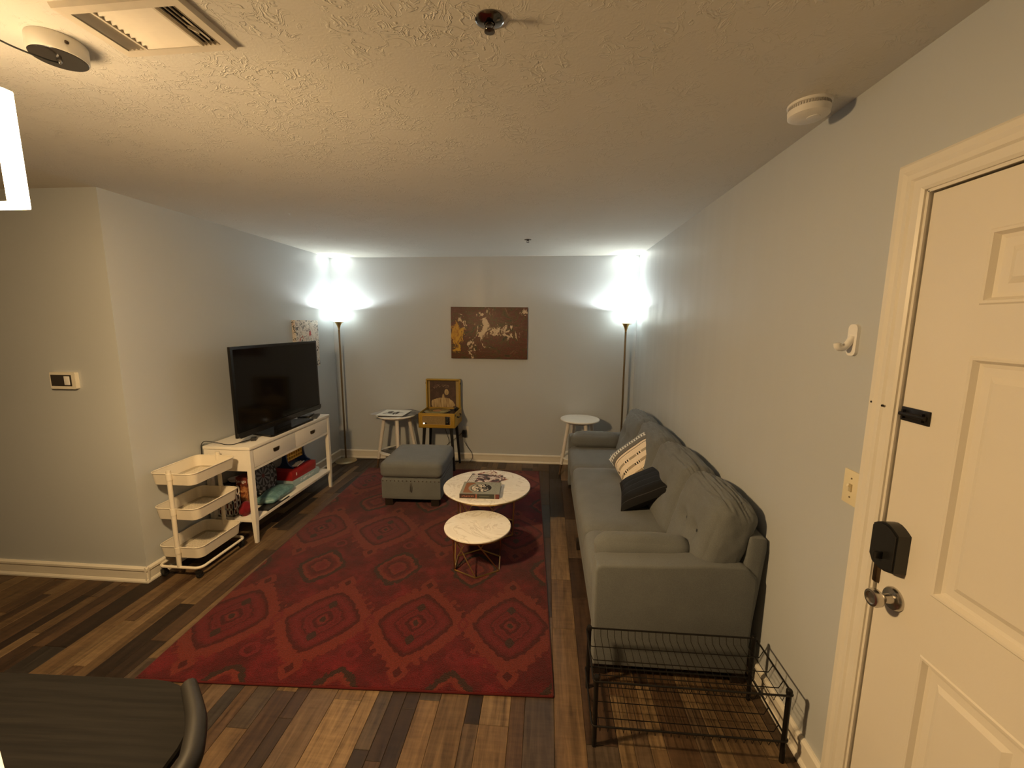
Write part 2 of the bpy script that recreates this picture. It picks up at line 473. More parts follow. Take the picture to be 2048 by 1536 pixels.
for (a, b) in cols_:
    zz = [.008]+[q for r_ in rows_ for q in r_]+[LZ]
    for i in range(0, len(zz), 2): lf.box(0, T, a, b, zz[i], zz[i+1])
lf.build('door_leaf', M_DOOR, door, smooth=0)
for (a, b) in cols_:
    for (c, d) in rows_:
        st = [(0, 0), (.004, -.003), (.010, -.002), (.017, .009), (.026, .011), (.046, .010), (.060, .003), (.064, .003)]
        mb = MB(); vs = []
        for (o, dp) in st: vs += [(dp, a+o, c+o), (dp, b-o, c+o), (dp, b-o, d-o), (dp, a+o, d-o)]
        fs = []
        for i in range(len(st)-1): fs += [(i*4+k, i*4+(k+1) % 4, (i+1)*4+(k+1) % 4, (i+1)*4+k) for k in range(4)]
        fs.append(tuple((len(st)-1)*4+k for k in range(4)))
        mb.add(vs, fs).build('door_panel', M_DOOR, door, smooth=15)
# smart lock (black, domed top), thumb turn, knob, slide latch
LK = MB()
pl = [(1.168, .985), (1.168, 1.098)]+[(1.168+.088*t, 1.098+.020*math.sin(PI*t)) for t in (.12, .25, .4, .55, .7, .85)]+[(1.256, 1.098), (1.256, 1.0)]+[(1.168+.088*t, .985-.012*math.sin(PI*t)) for t in (.85, .6, .35, .15)]
LK.prism(pl, -.034, 0, 'x'); LK.prism([(y*.92+1.212*.08, z*.92+1.045*.08) for y, z in pl], -.039, -.034, 'x')
lk = tag(LK.build('door_lock', M_BLACK, door, smooth=30), 'black smart deadbolt housing')
MB().box(-.062, -.037, 1.205, 1.214, 1.008, 1.030, .003).build('thumb_turn', M_BLACK, lk)
KN = MB()
kc = (0, 1.192, .893)
KN.lathe([(.034, 0), (.034, -.005), (.030, -.011), (.016, -.013), (.012, -.030), (.016, -.036), (.025, -.046), (.027, -.058), (.024, -.066), (.018, -.067), (.015, -.063), (0, -.062)], kc, 28, 'x')
tag(KN.build('door_knob', M_CHROME, door, smooth=40), 'round nickel knob')
MB().box(-.012, .004, 1.250, 1.266, .905, .965, .004).build('strike_plate', M_GUN, door)
SL = MB(); SL.box(-.006, 0, 1.166, 1.254, 1.416, 1.456, .002); SL.tube([(-.011, 1.170, 1.436), (-.011, 1.250, 1.436)], .006, 8)
SL.box(-.014, -.002, 1.178, 1.184, 1.424, 1.448); SL.box(-.014, -.002, 1.238, 1.244, 1.424, 1.448)
tag(SL.build('slide_bolt', M_BLACKM, door), 'black slide bolt')

# ------------------------------------------------------------------ rug
def rug_mat():
    m = Mat('rug_pattern', (.2, .02, .02), .95, 0, .1); p = m.coord()
    wob = m.noise(p, 16, 3, .6); wob2 = m.noise(p, 48, 2, .6); blot = m.noise(p, 5, 4, .6)
    x, y, z = m.xyz(p)
    PX, PYY = .535, 1.035
    def cell(ox, oy):
        fx = ((((x-ox)/PX)+.5+40).fract()-.5)*PX; fy = ((((y-oy)/PYY)+.5+40).fract()-.5)*PYY
        return fx, fy
    def rad(fx, fy, a, b, pw):
        return (((fx.abs()/a)**pw)+((fy.abs()/b)**pw))**(1/pw)
    fx, fy = cell(.775, -1.02)
    wv = (wob-.5)*.26+(wob2-.5)*.20
    lob = ((fx*92).sin()*(fy*72).sin())*.040
    r1 = rad(fx, fy, .205, .235, 1.28)+wv*.55+lob*.6
    r1o = rad(fx, fy, .205, .235, 1.28)+wv*1.5+lob*2.6
    DR, RD, PK, OR_, BR = (.050, .0016, .0028), (.090, .0038, .0055), (.115, .0076, .0095), (.135, .0185, .0105), (.030, .0125, .0075)
    base = m.ramp(blot*.7+wob*.3, [(.36, (.050, .0015, .0028)), (.5, (.082, .0026, .0046)), (.66, (.145, .0070, .0105))])
    med = m.ramp(r1*.6, [(0, BR), (.050, BR), (.066, OR_), (.10, PK), (.13, DR), (.165, DR), (.19, PK), (.255, RD), (.30, PK), (.33, DR), (.355, RD), (.46, PK), (.535, RD), (.572, DR), (.61, DR), (.63, OR_), (.85, OR_)])
    c = m.mix(r1o.lt(1.40), base, med)
    # dark dots above and below the centre
    d2 = rad(fx, fy.abs()-.125, .026, .036, 1.3)+wv
    c = m.mix(d2.lt(1), c, BR)
    # leaf tips beyond the medallion
    d3 = rad(fx, fy.abs()-.335, .055, .075, 1.1)+wv*1.5
    c = m.mix(d3.lt(1), c, OR_); c = m.mix(d3.lt(.42), c, DR)
    gx, gy = cell(.775-PX/2, -1.02-PYY/2)
    r2 = rad(gx, gy, .150, .185, 1.3)+wv*1.3
    dia = m.ramp(r2*.6, [(0, RD), (.15, PK), (.22, OR_), (.27, DR), (.40, RD), (.45, OR_), (.52, OR_), (.54, BR), (.66, BR)])
    c = m.mix(r2.lt(1.09), c, dia)
    # small curls between
    hx, hy = cell(.775-PX/2, -1.02)
    d4 = rad(hx, hy, .032, .06, 1.2)+wv*2
    c = m.mix(d4.gt(.55)*d4.lt(1), c, PK)
    hx, hy = cell(.775-PX/2, -1.02-PYY*.22)
    d5 = rad(hx, hy, .05, .05, 1.6)+wv*2
    c = m.mix(d5.gt(.6)*d5.lt(1.05), c, PK)
    fib = m.noise(p, 190, 3, .75)
    c = m.mix(1.0, c, m.ramp(fib, [(.3, (.40, .38, .40)), (.7, (1.18, 1.08, 1.15))]), 'MULTIPLY')
    m.set('Base Color', c); m.bump(fib, .8, .006); m.set('Sheen Weight', .10)
    return m.m
rug = thing('area_rug', 'red patterned area rug with orange medallions under the coffee tables', 'rug', (*RUGC, 0), RUGR)
RB = MB(); b_ = .006
RB.box(-RUGW/2+b_, RUGW/2-b_, -RUGL/2+b_, RUGL/2-b_, 0, RUGT, .004)
RB.build('rug_pile', rug_mat(), rug, smooth=0)
bd = MB()
pts = [(-RUGW/2+.005, -RUGL/2+.005, .0055), (RUGW/2-.005, -RUGL/2+.005, .0055), (RUGW/2-.005, RUGL/2-.005, .0055), (-RUGW/2+.005, RUGL/2-.005, .0055)]
for i in range(4): bd.tube([pts[i], pts[(i+1) % 4]], .0055, 8)
bd.build('rug_binding', fabric('rug_binding', (.07, .006, .006)), rug)

# ------------------------------------------------------------------ sofa
sofa = thing('sofa', 'long grey upholstered sofa with tufted back cushions against the right wall', 'sofa', (.62, 2.98, 0))
ox, oy = .62, 2.98
def at(M): return Matrix.Translation((-ox, -oy, 0)) @ M
SX0, SX1, SY0, SY1 = .250, .985, 1.800, 4.165
mb = MB().xf(at(Matrix()))
vs, fs = cushion((SX1-SX0-.03, SY1-SY0-.16, .25), .03, n=8)
mb.xf(at(Matrix.Translation(((SX0+SX1)/2+.005, (SY0+SY1)/2, .185)))).add(vs, fs).build('sofa_base', M_SOFA, sofa, 60)
for (y0, y1) in ((SY0, SY0+.125), (SY1-.125, SY1)):
    mb = MB().xf(at(Matrix()))
    prof = [(SX0+.002, .055), (SX0-.004, .54), (SX0+.006, .568), (SX0+.03, .575), (.62, .588), (.76, .600), (.90, .602), (.925, .596), (.972, .545), (.976, .50), (.962, .055)]
    bm = bmesh.new()
    a = [bm.verts.new((px, y0, pz)) for px, pz in prof]; f_ = bm.faces.new(a)
    r_ = bmesh.ops.extrude_face_region(bm, geom=[f_])
    for v in [g for g in r_['geom'] if isinstance(g, bmesh.types.BMVert)]: v.co.y = y1
    bmesh.ops.recalc_face_normals(bm, faces=bm.faces[:])
    ed = [e for e in bm.edges if abs(e.verts[0].co.y-e.verts[1].co.y) < 1e-5]
    bmesh.ops.bevel(bm, geom=ed, offset=.014, segments=3, affect='EDGES', profile=.5)
    bm.verts.index_update()
    mb.add([v.co.copy() for v in bm.verts], [[v.index for v in f.verts] for f in bm.faces]); bm.free()
    mb.build('armrest', M_SOFA, sofa, 50)
# back frame
mb = MB()
vs, fs = cushion((.095, SY1-SY0-.03, .60), .03, n=8)
mb.xf(at(Matrix.Translation((.950, (SY0+SY1)/2, .44)) @ Matrix.Rotation(math.radians(5), 4, 'Y'))).add(vs, fs).build('backrest_frame', M_SOFA, sofa, 60)
# seat cushions
sy = [SY0+.120, 2.345, 3.425, SY1-.120]
for i in range(3):
    d = sy[i+1]-sy[i]
    vs, fs = cushion((.66, d-.004, .20), .055, (.01, .004, .012), 18, wrinkle=.003, seed=i+3)
    MB().xf(at(Matrix.Translation((SX0+.327, (sy[i]+sy[i+1])/2, .385)))).add(vs, fs).build('seat_cushion', M_SOFA, sofa, 70)
# back cushions, leaning, two tuft buttons each
by = [1.835, 2.310, 2.900, 3.470, 4.020]
for i in range(4):
    d = by[i+1]-by[i]
    tf = [(0, -1, -.30, -.02, .032, .042), (0, -1, .32, -.02, .032, .042), (0, -1, -.30, -.02, .014, .11), (0, -1, .32, -.02, .014, .11)]
    vs, fs = cushion((.205, d-.003, .465), .066, (.028, .012, .016), 44, tf, wrinkle=.008, seed=i*3+1, wdir=(1, .35, 1.3))
    Mx = Matrix.Translation((.848, (by[i]+by[i+1])/2, .648)) @ Matrix.Rotation(math.radians(17), 4, 'Y')
    vs = crease(vs, .010, i*2.7+1, .06, .16)
    bc = MB().xf(at(Mx)).add(vs, fs).build('back_cushion', M_SOFA, sofa, 80)
    for u in (-.30, .32):
        q = Mx @ Vector((-.088, u*d/2*.98, -.005))
        bt = MB().xf(at(Matrix.Translation(q))).lathe([(0, -.003), (.006, -.002), (.008, 0), (.006, .002), (0, .003)], (0, 0, 0), 10, 'x')
        bt.build('tuft_button', M_SOFA, bc)
# bolsters lying along the inside of each arm
for (yc, zz) in ((SY0+.125+.058, .565), (SY1-.125-.062, .560)):
    vs, fs = cushion((.465, .135, .155), .066, (.008, .004, .006), 14, wrinkle=.006, seed=yc, wdir=(.6, 1, 1))
    MB().xf(at(Matrix.Translation((.500, yc, zz)))).add(vs, fs).build('arm_bolster', M_SOFA, sofa, 70)
for (fx, fy) in ((.285, SY0+.04), (.93, SY0+.04), (.285, SY1-.04), (.93, SY1-.04), (.285, 2.95), (.93, 2.95)):
    MB().xf(at(Matrix.Translation((fx, fy, 0)))).prism([(-.028, -.028), (.028, -.028), (.028, .028), (-.028, .028)], 0, .068).build('foot', M_DARKFOOT, sofa, 0)

# throw pillows
def striped_mat():
    m = Mat('striped_weave', (.8, .7, .6), .9, 0, .1); p = m.coord(); x, y, z = m.xyz(p)
    cream = (.80, .70, .58); wht = (.82, .82, .78); blk = (.02, .018, .016); gry = (.17, .165, .16); tan = (.38, .32, .24)
    v = y/.42+.5
    c = m.ramp(v, [(0, cream), (.60, blk), (.612, cream), (.655, blk), (.665, gry), (.76, gry), (.761, wht), (.85, blk), (.862, wht), (.93, wht)], 'CONSTANT')
    band = v.gt(.77)*v.lt(.845); dash = ((x*46).fract()).gt(.52)
    c = m.mix(band*dash, c, gry)
    for (v0, ph) in ((.42, 0), (.25, .4), (.10, .2)):
        b1 = v.gt(v0)*v.lt(v0+.055); seg = ((x*9+ph).fract())
        c = m.mix(b1*seg.gt(.42), c, tan)
        c = m.mix(b1*seg.lt(.38)*((x*54).fract()).gt(.45), c, blk)
    fib = m.noise(p, 240, 2)
    c = m.mix(1.0, c, m.ramp(fib, [(.3, (.85, .85, .85)), (.7, (1.08, 1.08, 1.08))]), 'MULTIPLY')
    m.set('Base Color', c); m.bump(fib+((y*330).sin()*.25), .5, .003)
    return m.m
sp = thing('throw_pillow', 'cream throw pillow with black and grey woven stripes on the sofa', 'pillow', (.755, 3.14, .485))
Mx = frame_mat((-.005, 0, .160), (.72, -.05, .60), (-.05, .88, .46))
vs, fs = pillow(.44, .42, .20, seed=2)
bod = MB().add(vs, fs).build('pillow_body', striped_mat(), sp, 60); bod.matrix_local = Mx
fr = MB()
for i in range(26):
    u = -.19+.38*i/25
    fr.tube([(u, .205, 0), (u+.003, .225, .004), (u+.001*((i*7) % 5-2), .243, -.002)], .0022, 5)
fr = fr.build('fringe', [plain('fringe_yarn', (.45, .43, .40), .9, var=.6, nscale=60)], sp); fr.matrix_local = Mx
bp = thing('throw_pillow', 'small black ribbed throw pillow leaning on the striped one', 'pillow', (.695, 2.705, .485))
def black_rib():
    m = Mat('black_ribbed_cotton', (.010, .010, .011), .85, 0, .2); p = m.coord(); x, y, z = m.xyz(p)
    rib = ((y/.062).fract()-.5).abs()
    m.set('Base Color', m.mix(rib.lt(.03), (.008, .008, .009), (.03, .03, .032)))
    m.bump(rib*.6+m.noise(p, 300, 2)*.3, .5, .004); return m.m
vs, fs = pillow(.40, .38, .13, seed=9)
bb = MB().add(vs, fs).build('pillow_body', black_rib(), bp, 60)
bb.matrix_local = frame_mat((.0, 0, .125), (.80, -.18, .46), (0, 1, .04))

# ------------------------------------------------------------------ ottoman
ot = thing('ottoman', 'grey storage ottoman with nailhead trim standing on the red rug', 'ottoman', (-1.215, 3.795, RUGT), math.radians(1.5))
vs, fs = cushion((.555, .585, .205), .018, (0, 0, 0), 8)
MB().xf(Matrix.Translation((0, 0, .168))).add(vs, fs).build('storage_box', M_SOFA, ot, 50)
vs, fs = cushion((.575, .60, .155), .050, (.006, .006, .022), 18, wrinkle=.002, seed=5)
MB().xf(Matrix.Translation((0, 0, .345))).add(vs, fs).build('lid_cushion', M_SOFA, ot, 60)
nl = MB().lathe([(.0055, 0), (.0045, -.003), (0, -.0045)], (0, 0, 0), 8, 'y').build('nailhead', plain('dark_nickel', (.16, .14, .12), .35, .9), ot)
first = True
for i in range(15):
    o = nl if first else link(nl.copy()); first = False; o.parent = ot
    o.location = (-.26+.52*i/14, -.2925, .245)
for i in range(15):
    o = link(nl.copy()); o.parent = ot; o.rotation_euler = (0, 0, PI/2); o.location = (.2775, -.26+.52*i/14, .245)
MB().tube([(0, -.292, .228), (-.004, -.302, .20), (-.006, -.30, .15), (.006, -.302, .145), (.010, -.30, .19), (.004, -.292, .228)], .005, 6).build('pull_strap', fabric('strap_grey', (.10, .10, .10)), ot)
for (fx, fy) in ((-.215, -.235), (.215, -.235), (-.215, .235), (.215, .235)):
    MB().prism([(fx-.036, fy-.036), (fx+.036, fy-.036), (fx+.036, fy+.036), (fx-.036, fy+.036)], 0, .072).build('foot', M_DARKFOOT, ot, 0)

# ------------------------------------------------------------------ nesting coffee tables
def hex_table(label, c, D, z, R, a0, verts):
    t = thing('coffee_table', label, 'coffee table', (c[0], c[1], RUGT), group='nesting coffee tables'); z -= RUGT; r = D/2
    MB().lathe([(0, z-.014), (r-.006, z-.014), (r-.001, z-.011), (r, z-.006), (r-.001, z-.002), (r-.004, z), (0, z)], n=72).build('table_top', M_MARBLE, t, 30)
    MB().lathe([(r-.030, z-.020), (r-.002, z-.020), (r-.002, z-.014), (r-.030, z-.014), (r-.030, z-.020)], n=72).build('rim_band', M_BRASS, t, 30)
    B = [(R*math.cos(a0+k*PI/3), R*math.sin(a0+k*PI/3), .005) for k in range(6)]
    Tt = [(R*1.06*math.cos(a0+k*PI/3), R*1.06*math.sin(a0+k*PI/3), z-.018) for k in range(6)]
    for k in range(6): MB().tube([B[k], B[(k+1) % 6]], .005, 8).build('base_bar', M_BRASS, t)
    for k in range(6): MB().tube([B[k], Tt[(k-1) % 6]], .0042, 8).build('strut', M_BRASS, t)
    for k in verts: MB().tube([B[k], Tt[k]], .005, 8).build('strut', M_BRASS, t)
    return t
A0 = math.radians(-86)
hex_table('small round marble coffee table with open brass wire base', (-.450, 2.660), .462, .300, .174, A0, (5, 2))
hex_table('large round marble coffee table carrying the books', (-.458, 3.178), .705, .380, .244, A0, (5, 2, 1, 4))

# book and magazines on the big table
def cover_book():
    m = Mat('book_cover_print', (.3, .3, .27), .5); p = m.coord(); x, y, z = m.xyz(p)
    g = (.26, .27, .23); o = (.24, .095, .04); bl = (.012, .010, .010); cr = (.62, .56, .46)
    c = m.mix(m.noise(p, 60, 3).gt(.57), g, (.20, .21, .18))
    frame = (x.abs().gt(.128)+y.abs().gt(.098)).min(1)
    c = m.mix(x.lt(-.055)*x.gt(-.130)*y.abs().lt(.10), c, o)
    c = m.mix(frame, c, g)
    r = (((x+.005)**2)+(y**2))**.5 if False else (((x*x)+(y*y))**.5)
    c = m.mix(r.lt(.098), c, g); c = m.mix(r.lt(.081), c, bl)
    c = m.mix(r.lt(.074)*(m.noise(p, 34, 2, .5, 1.5)+x*-1.2).gt(.50), c, cr)
    m.set('Base Color', c); return m.m
bk = thing('hardcover_book', 'thick grey hardcover book with a round portrait on its cover', 'book', (-.484, 3.036, .380), math.radians(2))
MB().box(-.150, .150, -.120, .120, .0312, .0345, .0008).build('front_cover', cover_book(), bk, 0)
MB().box(-.150, .150, -.120, .120, 0, .003, .0008).build('rear_cover', plain('book_grey', (.10, .10, .085), .5), bk, 0)
MB().box(-.146, .146, -.114, .117, .003, .0312).build('page_block', M_PAPER, bk, 0)
def spine_mat():
    m = Mat('book_spine_print', (.05, .05, .04), .5); p = m.coord(); x, y, z = m.xyz(p)
    c = m.ramp(x/.3+.5, [(0, (.04, .02, .015)), (.40, (.26, .08, .05)), (.44, (.035, .038, .03)), (.88, (.34, .30, .24)), (.90, (.12, .03, .025))], 'CONSTANT')
    dz = (z-.017).abs()
    c = m.mix(dz.lt(.006)*x.gt(-.135)*x.lt(-.04)*m.noise(m.mapping(p, (150, 1, 170)), 1, 1).gt(.5), c, (.30, .11, .07))
    c = m.mix(dz.lt(.004)*x.gt(.0)*x.lt(.075)*((x*130).fract()).gt(.4), c, (.14, .14, .11))
    m.set('Base Color', c); return m.m
MB().box(-.150, .150, -.1225, -.1165, 0, .0345, .001).build('spine', spine_mat(), bk, 0)
def mag_mat(name, cols, sc, seed):
    m = Mat(name, (.5, .5, .5), .35); p = m.mapping(m.coord(), (1, 1, 1), (seed, seed*2, 0))
    m.set('Base Color', m.ramp(m.noise(p, sc, 3, .6, 1.2), cols, 'EASE')); return m.m
MC1 = mag_mat('magazine_print', [(.30, (.05, .045, .05)), (.42, (.10, .06, .06)), (.48, (.30, .08, .07)), (.53, (.62, .56, .50)), (.66, (.75, .72, .66))], 12, 1)
MC2 = mag_mat('magazine_print_dark', [(.34, (.02, .02, .024)), (.47, (.07, .06, .08)), (.52, (.20, .06, .06)), (.58, (.60, .55, .52))], 14, 4)
def strip_text_mat():
    m = Mat('magazine_panel', (.7, .68, .64), .4); p = m.coord(); x, y, z = m.xyz(p)
    ln = ((y*48).fract()).lt(.35)*m.noise(m.mapping(p, (200, 1, 1)), 1, 1).gt(.45)
    m.set('Base Color', m.mix(ln, (.66, .64, .60), (.05, .05, .05))); return m.m
def magazine(label, loc, rz, m_, wd=.215, ln=.275, panel=False):
    t = thing('magazine', label, 'magazine', loc, rz)
    MB().box(-wd/2, wd/2, -ln/2, ln/2, .0004, .0028).build('pages', M_PAPER, t, 0)
    MB().box(-wd/2-.001, wd/2+.001, -ln/2-.001, ln/2+.001, .0028, .0034).build('cover', m_, t, 0)
    MB().box(-wd/2-.001, wd/2+.001, -ln/2-.001, ln/2+.001, 0, .0004).build('back_page', m_, t, 0)
    if panel:
        MB().box(-wd/2+.006, -wd/2+.060, -ln/2+.01, ln/2-.03, .0034, .0037).build('title_panel', strip_text_mat(), t, 0)
    return t
magazine('glossy magazine turned askew at the bottom of the pile', (-.455, 3.355, .380), math.radians(38), MC1, .20, .26)
magazine('dark covered magazine with a white text panel behind the book', (-.490, 3.290, .3836), math.radians(-4), MC2, .27, .22, True)

# ------------------------------------------------------------------ tv stand
TS0, TS1, TX0, TX1, TZ = 2.790, 3.925, -2.545, -2.180, .763
ts = thing('tv_stand', 'white wooden console with two drawers holding the television', 'tv stand', ((TX0+TX1)/2, (TS0+TS1)/2, 0))
tx, ty = (TX0+TX1)/2, (TS0+TS1)/2
def L(mb): return mb.xf(Matrix.Translation((-tx, -ty, 0)))
L(MB()).box(TX0-.003, TX1+.004, TS0-.004, TS1+.004, TZ-.022, TZ, .002).build('table_top', M_STANDW, ts, 30)
body = L(MB())
body.box(TX0+.002, TX1-.012, TS0+.004, TS0+.022, .575, TZ-.022); body.box(TX0+.002, TX1-.012, TS1-.022, TS1-.004, .575, TZ-.022)
body.box(TX0+.002, TX0+.014, TS0+.022, TS1-.022, .575, TZ-.022); body.box(TX0+.014, TX1-.03, TS0+.022, TS1-.022, .575, .587)
body.box(TX1-.022, TX1-.004, TS0+.035, TS1-.035, .570, .590); body.box(TX1-.022, TX1-.004, TS0+.035, TS1-.035, TZ-.032, TZ-.022)
body.build('carcass', M_STANDW, ts, 0)
ym = (TS0+TS1)/2
for (y0, y1) in ((TS0+.040, ym-.002), (ym+.002, TS1-.040)):
    dr = L(MB()).box(TX1-.020, TX1-.003, y0, y1, .592, TZ-.034, .0015).build('drawer', M_STANDW, ts, 30)
    yc = (y0+y1)/2
    hd = L(MB()).prism([(yc-.036, .676), (yc-.036, .655), (yc-.024, .643), (yc+.024, .643), (yc+.036, .655), (yc+.036, .676)], TX1-.004, TX1, 'x').build('pull_plate', M_GUN, dr, 0)
    L(MB()).box(TX1-.001, TX1+.006, yc-.032, yc+.032, .668, .675, .001).build('pull_lip', M_GUN, dr)
for (lx, ly) in ((TX1-.034, TS0), (TX1-.034, TS1-.034), (TX0, TS0), (TX0, TS1-.034)):
    b = L(MB()); t_ = .006
    vs = [(lx+t_, ly+t_, 0), (lx+.034-t_, ly+t_, 0), (lx+.034-t_, ly+.034-t_, 0), (lx+t_, ly+.034-t_, 0), (lx, ly, .19), (lx+.034, ly, .19), (lx+.034, ly+.034, .19), (lx, ly+.034, .19)]
    b.add(vs, [(3, 2, 1, 0), (0, 1, 5, 4), (1, 2, 6, 5), (2, 3, 7, 6), (3, 0, 4, 7), (4, 5, 6, 7)]); b.box(lx, lx+.034, ly, ly+.034, .19, TZ-.022)
    b.build('leg', M_STANDW, ts, 0)
L(MB()).box(TX0+.004, TX1-.004, TS0+.006, TS1-.006, .168, .190, .0015).build('shelf', M_STANDW, ts, 30)
SH = .190

# television
tv = thing('television', 'large black flat screen television on white console', 'television', (-2.30, 3.375, TZ), math.radians(.5))
scr = Mat('tv_screen_glass', (.004, .004, .005), .10, 0, .22).m
W2, Z0, Z1 = .575, .060, .742
fb = MB(); fb.box(.004, .026, -W2, W2, Z0, Z1, .004)
fb.build('tv_frame', Mat('tv_frame_black', (.006, .006, .006), .35, 0, .25).m, tv, 30)
MB().box(.0255, .0272, -W2+.024, W2-.024, Z0+.045, Z1-.022).build('screen', scr, tv, 0)
MB().prism([(-W2+.10, Z0+.06), (W2-.10, Z0+.06), (W2-.16, Z1-.14), (-W2+.16, Z1-.14)], -.050, .005, 'x').build('rear_housing', M_BLACK, tv, 20)
bz = MB().prism([(-W2, Z0+.012), (-W2+.02, Z0-.004), (W2-.02, Z0-.004), (W2, Z0+.012), (W2, Z0+.040), (-W2, Z0+.040)], .020, .036, 'x').build('lower_bezel', plain('tv_gloss_black', (.010, .010, .011), .12), tv, 20)
MB().box(-.02, .012, -.10, .10, .014, Z0+.03, .004).build('neck', M_BLACK, tv)
MB().prism([(-.13, -.24), (.095, -.31), (.112, -.29), (.112, .29), (.095, .31), (-.13, .24)], 0, .016).build('base_plate', plain('tv_base_gloss', (.010, .010, .011), .15), tv, 20)

# remotes / flat box on the console
rm = thing('remote_control', 'dark flat remote beside the television base', 'remote', (-2.245, 3.800, TZ), math.radians(20))
MB().box(-.026, .026, -.085, .085, 0, .016, .005).build('remote_body', M_BLACK, rm)
k0 = MB().lathe([(.004, 0), (.004, .002), (0, .0024)], (0, 0, 0), 8).build('button', plain('grey_rubber', (.12, .12, .12), .6), rm)
for i in range(3):
    for j in range(6):
        o = k0 if i+j == 0 else link(k0.copy()); o.parent = rm; o.location = (-.014+.014*i, -.06+.022*j, .0158)
pb = thing('flat_media_box', 'flat black media box with paler top behind the remote', 'media box', (-2.345, 3.800, TZ), math.radians(12))
MB().box(-.055, .055, -.075, .075, 0, .020, .004).build('case', M_BLACK, pb)
MB().box(-.048, .048, -.068, .068, .0198, .0206).build('top_panel', plain('grey_panel', (.20, .20, .19), .35), pb, 0)
# television cable with its adapter on console top
cb = thing('tv_cable', 'thin black cord with a small plug looping off the console end', 'cord', (-2.28, 2.93, TZ))
pts = [(-2.288, 2.958, .774), (-2.33, 2.90, .768), (-2.345, 2.845, .767), (-2.40, 2.83, .768), (-2.46, 2.85, .770), (-2.505, 2.82, .788), (-2.535, 2.795, .798), (-2.554, 2.785, .775), (-2.556, 2.782, .73), (-2.556, 2.784, .66), (-2.556, 2.80, .60)]
MB().xf(Matrix.Translation((2.28, -2.93, -TZ))).tube(smooth_path(pts, 6), .0028, 6).build('cable', M_RUBBER, cb)
MB().xf(Matrix.Translation((0, .045, 0)) @ Matrix.Rotation(.5, 4, 'Z')).box(-.018, .018, -.026, .026, 0, .024, .003).build('plug_head', M_BLACK, cb)

# ------------------------------------------------------------------ games and toys on the lower shelf
blue_box = thing('board_game_box', 'pale blue flat game box under the red tray', 'game box', (-2.385, 3.618, SH), math.radians(-2.5))
BB = plain('pale_blue_card', (.30, .42, .47), .5, var=.12, nscale=20)
MB().box(-.120, .120, -.200, .200, 0, .036, .002).build('box_base', BB, blue_box)
MB().box(-.123, .123, -.203, .203, .014, .060, .002).build('box_lid', BB, blue_box)
MB().box(.123, .1236, -.10, .11, .024, .046).build('printed_band', mag_mat('box_print', [(.4, (.30, .42, .47)), (.55, (.62, .70, .72))], 40, 3), blue_box, 0)
redb = thing('red_game_box', 'red game box stacked on the pale blue box', 'game box', (-2.383, 3.600, SH+.060), math.radians(-2.5))
RDM = plain('red_card', (.30, .014, .016), .45, var=.12, nscale=18)
MB().box(-.110, .110, -.178, .178, 0, .045, .002).build('box_base', RDM, redb)
MB().box(-.113, .113, -.181, .181, .026, .085, .002).build('box_lid', RDM, redb)
MB().box(.113, .1136, -.125, -.113, .035, .062).build('printed_mark', M_PAPER, redb, 0)
c4 = thing('disc_drop_game', 'blue and yellow disc dropping game standing on the red box', 'game', (-2.40, 3.640, SH+.145), math.radians(-2.5))
BLU = plain('game_blue_plastic', (.018, .045, .14), .35); YEL = plain('game_yellow_plastic', (.72, .43, .06), .4)
g = MB()
NC, NR, cs, r0 = 7, 5, .0345, .0125
for i in range(NC):
    for j in range(NR):
        cx, cz_ = -NC*cs/2+cs*(i+.5), .060+cs*(j+.5)
        sq = []; ci = []
        for k in range(16):
            a = 2*PI*k/16; m_ = max(abs(math.cos(a)), abs(math.sin(a)))
            sq.append((cx+cs/2*math.cos(a)/m_, cz_+cs/2*math.sin(a)/m_)); ci.append((cx+r0*math.cos(a), cz_+r0*math.sin(a)))
        for k in range(16):
            l = (k+1) % 16
            for xx in (-.009, .009):
                g.add([(xx, *sq[k]), (xx, *sq[l]), (xx, *ci[l]), (xx, *ci[k])], [(0, 1, 2, 3)])
            g.add([(-.009, *ci[k]), (-.009, *ci[l]), (.009, *ci[l]), (.009, *ci[k])], [(0, 1, 2, 3)])
g.box(-.009, .009, -NC*cs/2, NC*cs/2, .052, .060)
g.build('disc_grid', YEL, c4, 30)
for s_ in (-1, 1):
    yy = s_*(NC*cs/2+.007)
    prof = [(-.075, 0), (.085, 0), (.080, .012), (.05, .025), (.028, .055), (.018, .11), (.014, .225), (-.014, .225), (-.018, .11), (-.028, .055), (-.05, .02), (-.075, .012)]
    MB().prism([(a, b) for a, b in prof], yy-.007, yy+.007, 'y').build('side_stand', BLU, c4, 20)
MB().box(-.06, .07, -NC*cs/2, NC*cs/2, 0, .006).build('tray', BLU, c4, 0)
tl = thing('game_leaflet', 'crumpled pale leaflet lying in the blue game tray', 'leaflet', (-2.335, 3.60, SH+.151), math.radians(10))
lv = MB(); vs = []; nn = 8
for i in range(nn+1):
    for j in range(nn+1): vs.append((-.03+.06*i/nn, -.08+.16*j/nn, .012+.010*mnoise.noise(Vector((i*.5, j*.5, 1)))))
lv.add(vs, [(i*(nn+1)+j, (i+1)*(nn+1)+j, (i+1)*(nn+1)+j+1, i*(nn+1)+j+1) for i in range(nn) for j in range(nn)])
ob = lv.build('folded_sheet', M_PAPER, tl, 60); sm_ = ob.modifiers.new('th', 'SOLIDIFY'); sm_.thickness = .002
